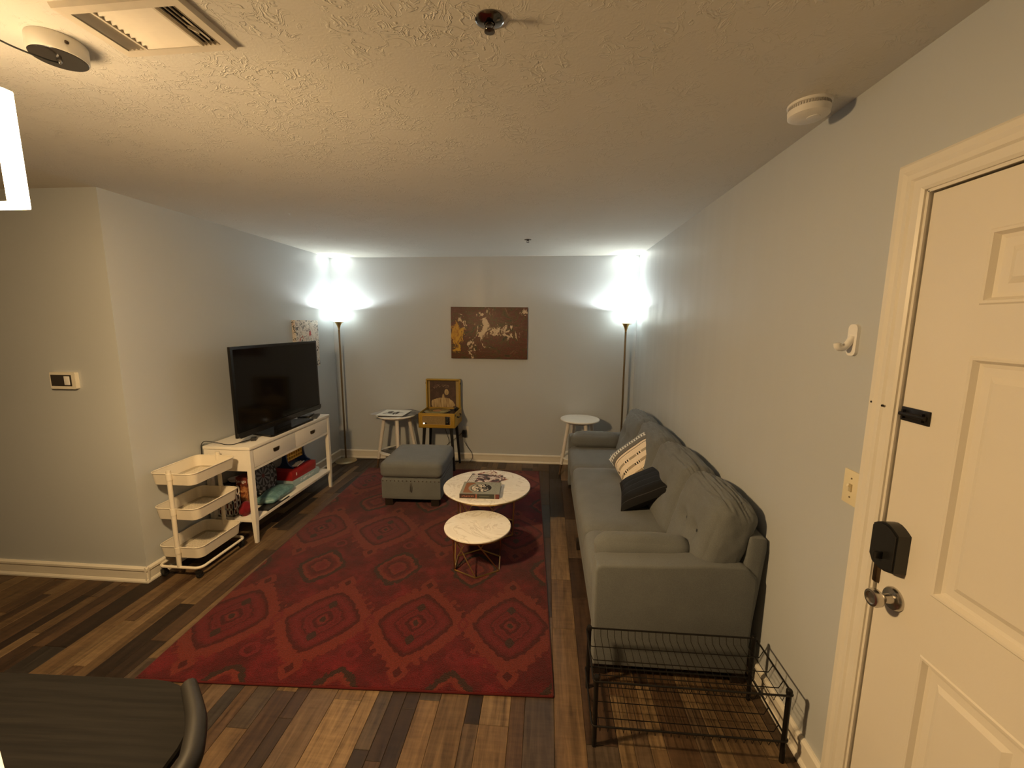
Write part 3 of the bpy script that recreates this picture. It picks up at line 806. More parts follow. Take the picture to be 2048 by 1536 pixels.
# dartboard leaning on the wall side
def dart_mat():
    m = Mat('dartboard_face', (.1, .1, .1), .6); p = m.coord(); x, y, z = m.xyz(p)
    r = ((y*y)+(z*z))**.5
    at2 = y._op('ARCTAN2', z); k = at2/(2*PI)*20+40.5
    odd = ((k/2).fract()).gt(.5)
    seg = m.mix(odd, (.014, .013, .014), (.20, .18, .175))
    ring = m.mix(odd, (.10, .03, .03), (.03, .05, .035))
    c = m.mix(r.gt(.082)*r.lt(.096), seg, m.mix(odd, (.16, .15, .15), (.015, .015, .015)))
    c = m.mix(r.gt(.128)*r.lt(.142), c, m.mix(odd, (.16, .15, .15), (.015, .015, .015)))
    c = m.mix(r.lt(.018), c, (.12, .02, .02))
    c = m.mix(r.gt(.142), c, (.012, .012, .012))
    num = r.gt(.150)*r.lt(.162)*(((k).fract()-.5).abs()).lt(.20)
    c = m.mix(num, c, (.34, .32, .30))
    m.set('Base Color', c); return m.m
db = thing('dartboard', 'round black and white dartboard leaning under the console', 'dartboard', (-2.430, 3.232, SH))
dbx = MB().lathe([(0, -.010), (.170, -.010), (.174, -.006), (.174, .006), (.170, .010), (0, .010)], (0, 0, 0), 56, 'x').build('board_face', dart_mat(), db, 30)
dbx.matrix_local = Matrix.Translation((.0, 0, .176)) @ Matrix.Rotation(math.radians(-13), 4, 'Y')
dbr = MB().tube([(0, .176*math.cos(a), .176*math.sin(a)) for a in [2*PI*i/48 for i in range(48)]], .007, 8, closed=True).build('board_rim', M_BLACK, db)
dbr.matrix_local = dbx.matrix_local.copy()
# dark box behind
ck = thing('storage_box', 'dark cardboard storage box at the rear of the lower shelf', 'box', (-2.475, 2.985, SH))
DKC = plain('dark_card', (.035, .026, .022), .7)
MB().box(-.055, .045, -.066, .050, 0, .20, .002).build('box_body', DKC, ck)
MB().box(-.057, .047, -.068, .052, .18, .225, .002).build('box_lid', DKC, ck)
bowl = thing('paper_plate_roll', 'white round dish lying on the dark storage box', 'dish', (-2.465, 2.98, SH+.225))
MB().lathe([(0, .002), (.035, .003), (.048, .012), (.055, .028), (.052, .028), (.045, .013), (.033, .006), (0, .005)], (0, 0, 0), 28).build('dish_shell', M_PLASTW, bowl, 50)
# block tower box with its lettering
jb = thing('block_tower_box', 'tall orange block tower game box behind the front leg', 'game box', (-2.376, 2.962, SH), math.radians(5))
JM = mag_mat('block_print', [(.36, (.10, .02, .012)), (.46, (.26, .085, .03)), (.56, (.42, .19, .075)), (.66, (.50, .27, .12))], 22, 2)
MB().box(-.042, .042, -.045, .045, 0, .285, .002).build('carton', [JM], jb, 0)
MB().box(-.0425, .0425, -.0455, .0455, .225, .2855, .002).build('carton_top', plain('block_red_card', (.17, .025, .015), .5), jb, 0)
def text_mesh(body, size, m_, parent, M_):
    cu = bpy.data.curves.new('lettering', 'FONT'); cu.body = body; cu.size = size; cu.extrude = .0004; cu.align_x = 'CENTER'; cu.align_y = 'CENTER'
    tmp = bpy.data.objects.new('tmp', cu); col.objects.link(tmp); bpy.context.view_layer.update()
    me = bpy.data.meshes.new_from_object(tmp); bpy.data.objects.remove(tmp)
    me.materials.clear(); me.materials.append(m_)
    o = link(bpy.data.objects.new('lettering', me)); o.parent = parent; o.matrix_local = M_; return o
text_mesh('Jenga', .036, M_PAPER, jb, Matrix.Translation((0, -.0460, .252)) @ Matrix.Rotation(PI/2, 4, 'X'))
text_mesh('Jenga', .036, M_PAPER, jb, Matrix.Translation((.0430, 0, .252)) @ Matrix.Rotation(PI/2, 4, 'Z') @ Matrix.Rotation(PI/2, 4, 'X'))
# white lattice basket
wb = thing('plastic_basket', 'white lattice plastic basket with toys beside the console leg', 'basket', (-2.462, 2.868, SH))
lat = MB(); bw, bd2, bh = .080, .042, .225
for z_ in (0, .052, .104, .156, .208):
    lat.box(-bw, bw, -bd2, -bd2+.005, z_, z_+.012); lat.box(-bw, bw, bd2-.005, bd2, z_, z_+.012)
    lat.box(-bw, -bw+.005, -bd2, bd2, z_, z_+.012); lat.box(bw-.005, bw, -bd2, bd2, z_, z_+.012)
for i in range(6):
    x_ = -bw+(2*bw-.012)*i/5
    lat.box(x_, x_+.012, -bd2, -bd2+.005, 0, bh-.005); lat.box(x_, x_+.012, bd2-.005, bd2, 0, bh-.005)
for i in range(3):
    y_ = -bd2+(2*bd2-.012)*i/2
    lat.box(-bw, -bw+.005, y_, y_+.012, 0, bh-.005); lat.box(bw-.005, bw, y_, y_+.012, 0, bh-.005)
lat.box(-bw, bw, -bd2, bd2, 0, .004)
lat.build('lattice', M_PLASTW, wb, 0)
tc = thing('toy_pouch', 'dull pink cloth pouch inside the white lattice basket', 'pouch', (-2.462, 2.868, SH+.004))
vs, fs = cushion((.140, .066, .16), .030, (.005, .003, .004), 8, wrinkle=.008, seed=4)
MB().xf(Matrix.Translation((0, 0, .082))).add(vs, fs).build('pouch_cloth', fabric('dull_pink_cloth', (.22, .10, .09)), tc, 60)
# red pouch
rp = thing('red_pouch', 'round dark red cloth pouch slumped beside the front leg', 'pouch', (-2.312, 2.865, SH))
vs, fs = cushion((.075, .105, .105), .05, (.012, .012, .010), 12, wrinkle=.010, seed=8)
MB().xf(Matrix.Translation((0, 0, .055))).add(vs, fs).build('pouch_body', fabric('dark_red_cloth', (.17, .012, .018), .2), rp, 70)
MB().tube([(.030, -.02, .075), (.040, .0, .066), (.034, .025, .07), (.03, .045, .05)], .004, 6).build('drawstring', fabric('dark_cord', (.03, .008, .008)), rp)
# turquoise folded bag on black board, with paper and black stick
bd_ = thing('black_game_board', 'thin black folded board lying at the shelf front', 'board', (-2.235, 3.020, SH), math.radians(3))
MB().box(-.055, .042, -.075, .100, 0, .006, .001).build('board_panel', M_BLACK, bd_)
MB().box(-.055, .042, -.070, .098, .006, .011, .001).build('board_flap', plain('board_dark_paper', (.03, .03, .03), .6), bd_)
tq = thing('turquoise_bag', 'folded turquoise plastic bag lying in front of the dartboard', 'bag', (-2.292, 3.192, SH+.009))
TQ = Mat('turquoise_film', (.12, .27, .30), .32, 0, .5); p_ = TQ.coord()
TQ.set('Base Color', TQ.ramp(TQ.noise(p_, 16, 4, .6, 1), [(.3, (.07, .17, .19)), (.6, (.16, .32, .35)), (.75, (.30, .46, .48))])); TQ.bump(TQ.noise(p_, 26, 3, .6, 2), .6, .006)
vs, fs = cushion((.160, .330, .050), .024, (.004, .01, .014), 18, wrinkle=.016, seed=6)
MB().xf(Matrix.Translation((-.005, .0, .027)) @ Matrix.Rotation(math.radians(5), 4, 'Z')).add(vs, fs).build('bag_film', TQ.m, tq, 70)
pp = thing('paper_sheet', 'white sheet of paper under the black stick', 'paper', (-2.206, 3.175, SH))
MB().xf(Matrix.Rotation(math.radians(-4), 4, 'Z')).box(-.022, .022, -.055, .085, 0, .0012).build('sheet', M_PAPER, pp, 0)
sk = thing('black_stick', 'slim black stick lying along the shelf edge', 'stick', (-2.190, 3.08, SH))
MB().tube([(0, -.14, .006), (0, .14, .006)], .006, 8).build('rod', M_BLACK, sk)

# ------------------------------------------------------------------ utility cart
cx0, cx1, cy0, cy1 = -2.545, -2.238, 2.335, 2.742
ct = thing('utility_cart', 'cream three tier metal rolling cart beside the console', 'cart', ((cx0+cx1)/2, (cy0+cy1)/2, 0))
cxm, cym = (cx0+cx1)/2, (cy0+cy1)/2
hx, hy = (cx1-cx0)/2, (cy1-cy0)/2
M_MESHF = plain('cart_mesh_floor', (.45, .40, .31), .5)
for zt in (.716, .479, .212):
    tr = MB(); hgt = .078
    o_ = rrect(-hx, hx, -hy+.012, hy-.012, .045, 6); i_ = rrect(-hx+.008, hx-.008, -hy+.020, hy-.020, .040, 6); n = len(o_)
    ring = [[(a, b, zt) for a, b in o_], [(a*.985, b*.985, zt-hgt) for a, b in i_], [(a*.97, b*.97, zt-hgt+.002) for a, b in i_], [(a*.992, b*.992, zt) for a, b in o_]]
    vs = [p for r_ in ring for p in r_]; fs = []
    for k in range(3): fs += [(k*n+i, k*n+(i+1) % n, (k+1)*n+(i+1) % n, (k+1)*n+i) for i in range(n)]
    tr.add(vs, fs); t_ = tr.build('tray', M_CARTW, ct, 50)
    MB().tube([(a, b, zt) for a, b in o_], .0038, 8, closed=True).build('tray_rim', M_CARTW, t_)
    # perforated floor as a real grid of wires
    fl = MB(); m_ = 26
    ii = [(a*.97, b*.97) for a, b in i_]
    fl.add([(a, b, zt-hgt+.001) for a, b in ii], [tuple(range(len(ii)))])
    t2 = fl.build('tray_floor', M_MESHF, t_, 0)
    gr = MB()
    for q in range(1, m_):
        yy = -hy+.045+(2*hy-.09)*q/m_; gr.box(-hx+.05, hx-.05, yy-.0016, yy+.0016, zt-hgt+.001, zt-hgt+.003)
    for q in range(1, 18):
        xx = -hx+.045+(2*hx-.09)*q/18; gr.box(xx-.0016, xx+.0016, -hy+.06, hy-.06, zt-hgt+.001, zt-hgt+.0032)
    gr.build('floor_mesh', M_CARTW, t_, 0)
for s_ in (-1, 1):
    yy = s_*(hy-.004)
    po = MB().tube([(0, yy, .075), (0, yy, .742)], .0135, 14).build('post', M_CARTW, ct, 40)
    for zt in (.70, .462, .195): MB().tube([(0, yy, zt-.022), (0, yy, zt+.022)], .0165, 14).build('collar', M_CARTW, po, 40)
bs = rrect(-hx+.006, hx-.002, -hy+.0, hy-.0, .04, 6)
MB().tube([(a, b, .078) for a, b in bs], .0095, 10, closed=True).build('base_frame', M_CARTW, ct, 40)
for (a, b) in ((-hx+.03, -hy+.012), (hx-.03, -hy+.012), (-hx+.03, hy-.012), (hx-.03, hy-.012)):
    cs_ = MB(); cs_.tube([(a, b, .075), (a, b, .048)], .006, 8); cs_.prism([(b-.014, .028), (b+.014, .028), (b+.012, .052), (b-.012, .052)], a-.014, a+.014, 'x')
    cs_.build('caster_fork', M_BLACK, ct, 20)
    MB().lathe([(0, -.010), (.020, -.010), (.022, -.007), (.022, .007), (.020, .010), (0, .010)], (a, b+.006, .022), 18, 'x').build('caster_wheel', M_RUBBER, ct, 30)

def shaped_emission(ld, stops, tilt=0):
    """emission curve shaped to balance room brightness: relative intensity against the vertical component of the direction"""
    ld.use_nodes = True; nt = ld.node_tree; em = next(n for n in nt.nodes if n.type == 'EMISSION')
    tc = nt.nodes.new('ShaderNodeTexCoord'); sx = nt.nodes.new('ShaderNodeSeparateXYZ'); nt.links.new(tc.outputs['Normal'], sx.inputs[0])
    mr = nt.nodes.new('ShaderNodeMapRange'); mr.inputs[1].default_value = -1; mr.inputs[2].default_value = 1; nt.links.new(sx.outputs[2], mr.inputs[0])
    fc = nt.nodes.new('ShaderNodeFloatCurve'); nt.links.new(mr.outputs[0], fc.inputs['Value'])
    cv = fc.mapping.curves[0]; top = max(v for _, v in stops)
    while len(cv.points) < len(stops): cv.points.new(.5, .5)
    for pt, (p, v) in zip(cv.points, stops): pt.location = (p, v/top); pt.handle_type = 'VECTOR'
    fc.mapping.update()
    tl = S(nt, sx.outputs[0])*tilt+1
    k = S(nt, fc.outputs[0])*top*tl
    nt.links.new(k.k, em.inputs['Strength'])
# ------------------------------------------------------------------ torchiere floor lamps
def shade_mat():
    m = Mat('frosted_shade', (.92, .92, .90), .5)
    tr = m.n('ShaderNodeBsdfTranslucent'); tr.inputs[0].default_value = (.95, .97, .95, 1)
    mx = m.n('ShaderNodeMixShader'); mx.inputs[0].default_value = .62
    m.nt.links.new(m.b.outputs[0], mx.inputs[1]); m.nt.links.new(tr.outputs[0], mx.inputs[2]); m.nt.links.new(mx.outputs[0], m.out.inputs[0])
    m.emit(COOL, .9)
    return m.m
M_SHADE = shade_mat()
M_BULB = Mat('bulb_glow', (.9, .9, .9), .4).emit(COOL, 18).m
M_POLE = plain('lamp_pole_bronze', (.20, .15, .09), .38, .9, var=.08)
def floor_lamp(label, loc):
    t = thing('floor_lamp', label, 'floor lamp', loc, group='torchiere floor lamps')
    MB().lathe([(0, 0), (.122, 0), (.125, .006), (.118, .016), (.085, .026), (.030, .032), (.018, .042), (0, .042)], n=48).build('lamp_base', plain('lamp_base_brass', (.42, .35, .22), .4, .8), t, 50)
    MB().tube([(0, 0, .03), (0, 0, 1.62)], .0105, 14).build('pole', M_POLE, t, 50)
    MB().lathe([(.0105, 1.600), (.013, 1.622), (.022, 1.65), (.036, 1.678), (.047, 1.690), (.044, 1.691), (0, 1.690)], n=32).build('socket_cone', M_BRASS, t, 50)
    MB().tube([(.035, 0, 1.684), (.058, 0, 1.684)], .003, 8).build('switch', M_OLDBRASS, t)
    o_ = [(.044, 1.690), (.080, 1.703), (.108, 1.730), (.126, 1.768), (.134, 1.805), (.136, 1.828)]
    i_ = [(.133, 1.828), (.131, 1.805), (.123, 1.769), (.106, 1.733), (.079, 1.706), (.044, 1.6935)]
    MB().lathe(o_+i_+[o_[0]], n=48).build('bowl_shade', M_SHADE, t, 60)
    MB().lathe([(0, 1.6935), (.012, 1.694), (.013, 1.712), (.026, 1.738), (.028, 1.756), (.020, 1.772), (0, 1.778)], n=20).build('bulb', M_BULB, t, 60)
    ld = bpy.data.lights.new('bulb_light', 'POINT'); ld.energy = P_LAMP; ld.color = COOL; ld.shadow_soft_size = .02
    shaped_emission(ld, [(0, .5), (.5, .5), (.66, .40), (.74, .27), (.85, .20), (.972, .20), (.985, .4), (.993, 14), (1, 36)])   # upward beam added to strengthen the light bouncing off the ceiling
    lo = link(bpy.data.objects.new('bulb_light', ld)); lo.parent = t; lo.location = (0, 0, 1.800)
    return t
floor_lamp('torchiere floor lamp standing in the corner by the splatter canvas', (-2.418, 4.690, 0))
floor_lamp('torchiere floor lamp standing in the corner behind the sofa', (.878, 4.690, 0))
cdl = thing('lamp_cord', 'black lamp cord lying along the back baseboard', 'cord', (-1.9, 4.80, 0))
MB().xf(Matrix.Translation((1.9, -4.80, 0))).tube(smooth_path([(-2.31, 4.735, .004), (-2.24, 4.76, .004), (-2.1, 4.80, .004), (-1.8, 4.812, .004), (-1.5, 4.812, .004), (-1.2, 4.81, .004), (-1.02, 4.815, .006)], 6), .0035, 6).build('cable', M_RUBBER, cdl)

# ------------------------------------------------------------------ round side tables
def side_table(label, loc, lift=()):
    t = thing('side_table', label, 'side table', loc, math.radians(22), group='round white side tables')
    MB().lathe([(0, .610), (.205, .610), (.217, .617), (.219, .624), (.216, .630), (0, .630)], n=56).build('table_top', M_WHITE, t, 40)
    ap = [(.125*math.cos(a), .125*math.sin(a)) for a in [PI/2*k for k in range(4)]]
    for k in range(4):
        a = PI/2*k; top = Vector((.135*math.cos(a), .135*math.sin(a), .612)); bot = Vector((.236*math.cos(a), .236*math.sin(a), RUGT+.001 if k in lift else .001))
        mid = top.lerp(bot, .81)
        lg = MB().tube([top, mid], [.0220, .0175], 14).build('leg', M_STOOL, t, 40)
        MB().tube([mid, bot], [.0150, .0100], 12).build('leg_tip', M_LEGTIP, lg, 40)
        b = PI/2*(k+1)
        MB().tube([(.138*math.cos(a), .138*math.sin(a), .585), (.138*math.cos(b), .138*math.sin(b), .585)], .011, 8).build('apron_rail', M_STOOL, t, 40)
    MB().lathe([(0, .185), (.196, .185), (.206, .190), (.206, .198), (.203, .201), (0, .201)], n=48).build('lower_shelf', M_WHITE, t, 40)
    return t
side_table('round white side table with splayed legs carrying the records', (-1.722, 4.578, 0), (3,))
side_table('empty round white side table with splayed legs beside the sofa arm', (.395, 4.578, 0))
# records on the side table
def sil_mat():
    m = Mat('silhouette_sleeve', (.8, .8, .76), .5); p = m.coord(); x, y, z = m.xyz(p)
    def ell(cx, cy, a, b, rot=0):
        c, s_ = math.cos(rot), math.sin(rot)
        u = ((x-cx)*c+(y-cy)*s_)/a; v = ((y-cy)*c-(x-cx)*s_)/b
        return ((u*u)+(v*v)).lt(1)
    bodies = [(-.045, .055, .020, .022, 0), (-.055, .015, .026, .045, .5), (-.085, -.035, .012, .05, -.45), (-.02, -.005, .045, .014, .3), (.035, .035, .018, .02, 0), (.03, -.005, .026, .042, -.3), (.015, -.055, .012, .04, .3), (.075, .015, .04, .008, -.25), (-.03, -.055, .03, .01, .2), (.05, -.05, .01, .03, -.3)]
    acc = None
    for b in bodies:
        e = ell(*b); acc = e if acc is None else acc.max(e)
    m.set('Base Color', m.mix(acc, (.80, .80, .74), (.02, .02, .02))); return m.m
def record(label, loc, rz, m_, tilt=0):
    t = thing('record_sleeve', label, 'record', loc, rz)
    MB().box(-.1575, .1575, -.1575, .1575, 0, .0032, .0006).build('sleeve', m_, t, 0)
    return t
M_DKSLV = mag_mat('dark_sleeve_print', [(.35, (.03, .03, .03)), (.5, (.07, .07, .07)), (.62, (.22, .22, .21))], 11, 7)
M_GRSLV = plain('grey_sleeve', (.42, .40, .38), .5, var=.1)
record('pale grey record sleeve at the bottom of the pile', (-1.845, 4.650, .6300), math.radians(-14), M_GRSLV)
record('dark photo record sleeve under the white one', (-1.625, 4.645, .6334), math.radians(-40), M_DKSLV)
record('black record sleeve directly beneath the white one', (-1.735, 4.585, .6368), math.radians(6), plain('black_sleeve', (.02, .018, .018), .5))
record('white record sleeve with black dancing silhouettes on top of the pile', (-1.755, 4.598, .6402), math.radians(-2), sil_mat())
lm = thing('record_sleeve', 'dark record sleeve lying on the lower shelf of the side table', 'record', (-1.742, 4.560, .201), math.radians(-30))
MB().box(-.125, .125, -.125, .125, 0, .004, .0006).build('sleeve', M_DKSLV, lm, 0)

# ------------------------------------------------------------------ yellow record player on legs
YM = Mat('yellow_leatherette', (.46, .27, .035), .5, 0, .4); p_ = YM.coord()
YM.set('Base Color', YM.mix(YM.noise(p_, 25, 3), (.34, .205, .022), (.41, .25, .03))); YM.bump(YM.noise(p_, 420, 2), .35, .001)
M_YEL = YM.m
GD = Mat('gold_grille_cloth', (.34, .24, .10), .7); p_ = GD.coord()
GD.set('Base Color', GD.ramp(GD.noise(p_, 300, 2, .7), [(.35, (.17, .115, .045)), (.65, (.34, .235, .10))]))
rx0, rx1, ry0, ry1, rz0, rz1 = -1.415, -.998, 4.430, 4.800, .515, .684
rp_ = thing('record_player', 'yellow suitcase record player with open lid on black legs', 'record player', ((rx0+rx1)/2, (ry0+ry1)/2, 0))
rxm, rym = (rx0+rx1)/2, (ry0+ry1)/2
def R(mb=None): return (mb or MB()).xf(Matrix.Translation((-rxm, -rym, 0)))
k = .008
cs_ = R(); cs_.box(rx0, rx1, ry0, ry0+k, rz0, rz1, .003); cs_.box(rx0, rx1, ry1-k, ry1, rz0, rz1, .003); cs_.box(rx0, rx0+k, ry0, ry1, rz0, rz1, .003); cs_.box(rx1-k, rx1, ry0, ry1, rz0, rz1, .003); cs_.box(rx0, rx1, ry0, ry1, rz0, rz0+k, .003)
case = cs_.build('case', M_YEL, rp_, 30)
R().box(rx0+k, rx1-k, ry0+k, ry1-k, rz1-.035, rz1-.022).build('deck', plain('deck_black', (.03, .015, .012), .45), rp_, 0)
gl = R(); gl.prism(rrect(rx0+.045, rx1-.045, rz0+.040, rz1-.030, .014, 4), ry0-.003, ry0+.001, 'y')
gri = gl.build('grille', GD.m, rp_, 20)
fr_ = R(); fr_.tube([(a, ry0-.003, b) for a, b in rrect(rx0+.043, rx1-.043, rz0+.038, rz1-.028, .016, 4)], .003, 6, closed=True); fr_.build('grille_trim', plain('yellow_trim', (.55, .30, .03), .4), rp_)
kn = R(); kn.box(rx1-.108, rx1-.058, ry0-.006, ry0, rz0+.042, rz1-.034, .002); kp = kn.build('control_panel', M_BLACK, rp_)
for dz in (.030, -.012):
    R().lathe([(.017, 0), (.017, -.010), (.013, -.014), (0, -.014)], (rx1-.083, ry0-.006, (rz0+rz1)/2+dz), 20, 'y').build('knob', M_BLACK, kp, 40)
    R().lathe([(.006, 0), (.006, -.003), (0, -.003)], (rx1-.083, ry0-.020, (rz0+rz1)/2+dz), 12, 'y').build('knob_cap', M_CHROME, kp, 40)
R().box(rx0+.060, rx0+.098, ry0-.006, ry0-.002, rz0+.048, rz0+.060, .001).build('badge', M_BLACK, rp_)
R().lathe([(.007, 0), (.007, -.004), (0, -.005)], (rx0+.066, ry0-.005, rz0+.054), 14, 'y').build('power_lamp', Mat('power_lamp_glow', (.9, .9, .8), .3).emit((1, .9, .7), 5).m, rp_)
pc = (rx0+.165, rym+.01)
vin = Mat('vinyl_disc', (.03, .028, .02), .22, 0, .6); p_ = vin.coord()
plt = R(); plt.lathe([(0, rz1-.022), (.140, rz1-.022), (.142, rz1-.012), (0, rz1-.012)], (pc[0], pc[1], 0), 48); plt.build('platter', M_BLACK, rp_, 40)
vd = R(); vd.lathe([(.0, rz1-.012), (.150, rz1-.012), (.1515, rz1-.010), (.150, rz1-.008), (0, rz1-.008)], (pc[0], pc[1], 0), 56)
disc = thing('vinyl_record', 'vinyl record lying on the turntable platter', 'record', (pc[0], pc[1], rz1-.012))
MB().lathe([(0, 0), (.150, 0), (.1515, .001), (.150, .002), (0, .002)], n=56).build('disc', plain('vinyl_olive', (.20, .17, .075), .16, 0, .6), disc, 40)
MB().lathe([(0, .002), (.050, .002), (.050, .0024), (0, .0024)], n=32).build('centre_label', plain('label_amber', (.34, .15, .05), .5), disc)
ta = R(); ax, ay = rx1-.050, ry1-.085
ta.lathe([(.024, rz1-.022), (.024, rz1-.004), (.018, rz1+.016), (0, rz1+.016)], (ax, ay, 0), 20); ta.tube([(ax, ay+.04, rz1+.012), (ax, ay, rz1+.014), (ax-.004, ay-.12, rz1+.008), (ax-.03, ay-.17, rz1+.004)], .006, 8); ta.box(ax-.045, ax-.022, ay-.19, ay-.155, rz1-.002, rz1+.010, .002)
ta.build('tonearm', M_BLACK, rp_, 30)
# lid
ld_ = R(); zt = 1.028; ly0, ly1 = ry1-.062, ry1+.004
ld_.box(rx0+.004, rx0+.020, ly0, ly1, rz1, zt, .004); ld_.box(rx1-.020, rx1-.004, ly0, ly1, rz1, zt, .004); ld_.box(rx0+.004, rx1-.004, ly0, ly1, zt-.016, zt, .006); ld_.box(rx0+.01, rx1-.01, ly1-.010, ly1, rz1, zt-.01, .002)
lid = ld_.build('lid', M_YEL, rp_, 30)
R().box(rx0+.018, rx1-.018, ly1-.014, ly1-.009, rz1, zt-.014).build('lid_lining', plain('lid_lining_gold', (.42, .31, .12), .7), lid, 0)
for s_, xx in ((-1, rx0+.004), (1, rx1-.004)): R().box(xx-.007, xx+.007, ly0+.015, ly0+.04, zt-.062, zt-.038, .002).build('latch', M_BLACK, lid)
hn = R(); hn.tube(smooth_path([(rx1+.002, ry0+.10, rz0+.115), (rx1+.018, ry0+.115, rz0+.105), (rx1+.022, ry0+.18, rz0+.100), (rx1+.018, ry0+.245, rz0+.105), (rx1+.002, ry0+.26, rz0+.115)], 5), .008, 8); hn.build('handle', M_BLACK, rp_, 40)
R().box(rx1-.004, rx1+.005, ry0+.012, ry0+.036, rz1-.035, rz1-.012, .002).build('catch', M_BLACK, rp_)
for (a, b, da, db_) in ((rx0+.055, ry0+.05, -.035, -.02), (rx1-.055, ry0+.05, .035, -.02), (rx0+.055, ry1-.06, -.03, .02), (rx1-.055, ry1-.06, .035, .02)):
    R().tube([(a, b, rz0+.002), (a+da, b+db_, RUGT+.001 if db_ < 0 else .001)], [.0195, .0135], 12).build('leg', M_BLACK, rp_, 40)
# album sleeve displayed in the lid: brown ground with a pale figure shape
def album_mat():
    m = Mat('brown_album_print', (.1, .05, .03), .5); p = m.coord(); x, y, z = m.xyz(p)
    n1 = m.noise(p, 12, 3, .6, 1); n2 = m.noise(m.mapping(p, (60, 1, 8)), 1, 3)
    def ell(cx, cz, a, b, k_=.25):
        u = (x-cx)/a; v = (z-cz)/b; return ((u*u)+(v*v)+(n1-.5)*k_*4).lt(1)
    c = m.mix(n1.gt(.55), (.055, .026, .018), (.075, .036, .026))
    smoke = ell(-.03, .09, .10, .03, .6)*m.noise(p, 22, 3, .6, 2).gt(.52)
    c = m.mix(smoke, c, (.22, .14, .09))
    cream = m.ramp(n2, [(.35, (.24, .15, .065)), (.55, (.46, .33, .16)), (.7, (.55, .42, .24))])
    bodyf = ell(0, -.115, .14, .075).max(ell(.005, -.045, .014, .05)).max(ell(.045, .025, .026, .034))
    c = m.mix(bodyf, c, cream)
    c = m.mix(ell(-.015, .045, .038, .045), c, (.05, .024, .016))
    m.set('Base Color', c); return m.m
al = thing('album_sleeve', 'brown album sleeve with a pale figure propped in the yellow lid', 'record', (rxm-.012, ly1-.018, rz1+.001))
ao = MB().box(-.157, .157, -.0016, .0016, -.1575, .1575).build('sleeve', album_mat(), al, 0); ao.location = (0, 0, .158)
ao.rotation_euler = (math.radians(-1), 0, 0)
# outlet with plugs, and cords
ol = thing('wall_outlet', 'ivory wall outlet on the back wall near the record player', 'outlet', (-.958, YB, .385))
MB().box(-.035, .035, -.006, 0, -.057, .057, .002).build('cover_plate', plain('painted_plate', (.60, .57, .52), .45), ol)
for z_ in (.021, -.021): MB().box(-.015, .015, -.008, -.005, z_-.013, z_+.013, .002).build('socket', plain('socket_face', (.55, .52, .46), .45), ol)
pg = thing('power_plug', 'black power adapter plugged into the wall outlet', 'plug', (-.968, YB-.008, .362))
MB().box(-.024, .024, -.045, 0, -.045, .035, .004).build('adapter', M_BLACK, pg)
MB().xf(Matrix.Translation((.968, -YB+.008, -.362))).tube(smooth_path([(-.970, 4.80, .320), (-.965, 4.80, .26), (-.93, 4.81, .19), (-.885, 4.82, .12), (-.872, 4.815, .06), (-.90, 4.80, .008)], 6), .003, 6).build('cable', M_RUBBER, pg)
pc_ = thing('player_cord', 'thin black cord hanging from the record player to the outlet', 'cord', (-1.17, 4.80, .3))
MB().xf(Matrix.Translation((1.17, -4.80, -.3))).tube(smooth_path([(-.985, 4.797, .385), (-1.02, 4.80, .345), (-1.09, 4.81, .285), (-1.15, 4.815, .24), (-1.19, 4.815, .20), (-1.16, 4.815, .25), (-1.19, 4.81, .36), (-1.21, 4.785, .46), (-1.21, 4.77, .514)], 6), .003, 6).build('cable', M_RUBBER, pc_)

# ------------------------------------------------------------------ wall art
def paint_mat():
    m = Mat('abstract_oil', (.2, .1, .05), .45); p = m.coord(); x, y, z = m.xyz(p)
    warp = m.noise(p, 4, 2, .5, 0, True)
    nv = m.n('ShaderNodeMix', data_type='VECTOR'); nv.inputs[0].default_value = .22; m.nt.links.new(p, nv.inputs[4]); m.nt.links.new(warp, nv.inputs[5])
    v = nv.outputs[1]
    a = m.noise(m.mapping(v, (1, 1, 2.2), (2, 0, 3), (0, .5, 0)), 8, 7, .78, 1.6)
    c = m.ramp(a, [(.36, (.022, .020, .010)), (.42, (.080, .060, .018)), (.46, (.125, .070, .022)), (.49, (.060, .036, .014)), (.52, (.110, .018, .014)), (.55, (.150, .040, .020)), (.58, (.080, .058, .022)), (.62, (.160, .060, .030)), (.68, (.28, .16, .09))])
    def blob(cx, cz, r_, sx=1, sz=1):
        return (((((x-cx)/sx)**2)+(((z-cz)/sz)**2))**.5)/r_
    str_ = m.noise(m.mapping(v, (1, 1, .45), (5, 0, 1), (0, -.6, 0)), 13, 4, .6, 1.5)
    # pale strokes clustered in the middle
    cl = None
    for b in ((-.06, .10, .16, .7, 1.4), (.10, .02, .16, 1.5, .6), (-.34, .13, .10, .6, 1.3), (-.22, -.21, .10, .7, 1.4), (.27, -.03, .10, 1.3, .6), (.42, .24, .07, 1, .8)):
        q = blob(*b); cl = q if cl is None else cl.min(q)
    fine = m.noise(m.mapping(v, (1, 1, .6), (3, 0, 8), (0, .7, 0)), 34, 4, .7, 1)
    pale = (str_*.55+fine*.45-cl*.13).gt(.452)
    c = m.mix(pale, c, (.62, .47, .31))
    yq = blob(-.385, -.02, .13, .55, 1.4)
    c = m.mix((str_*.6+fine*.4-yq*.18).gt(.345), c, m.ramp(str_, [(.4, (.33, .12, .012)), (.55, (.55, .31, .03))]))
    m.set('Base Color', c); m.bump(a*.5+str_, .5, .006); return m.m
pa = thing('abstract_canvas', 'brown abstract canvas with pale and yellow strokes on the back wall', 'painting', (-.665, YB, 1.570))
co = MB().box(-.449, .449, -.034, -.002, -.300, .300, .002).build('canvas', paint_mat(), pa, 30); co.rotation_euler = (0, math.radians(.25), 0)
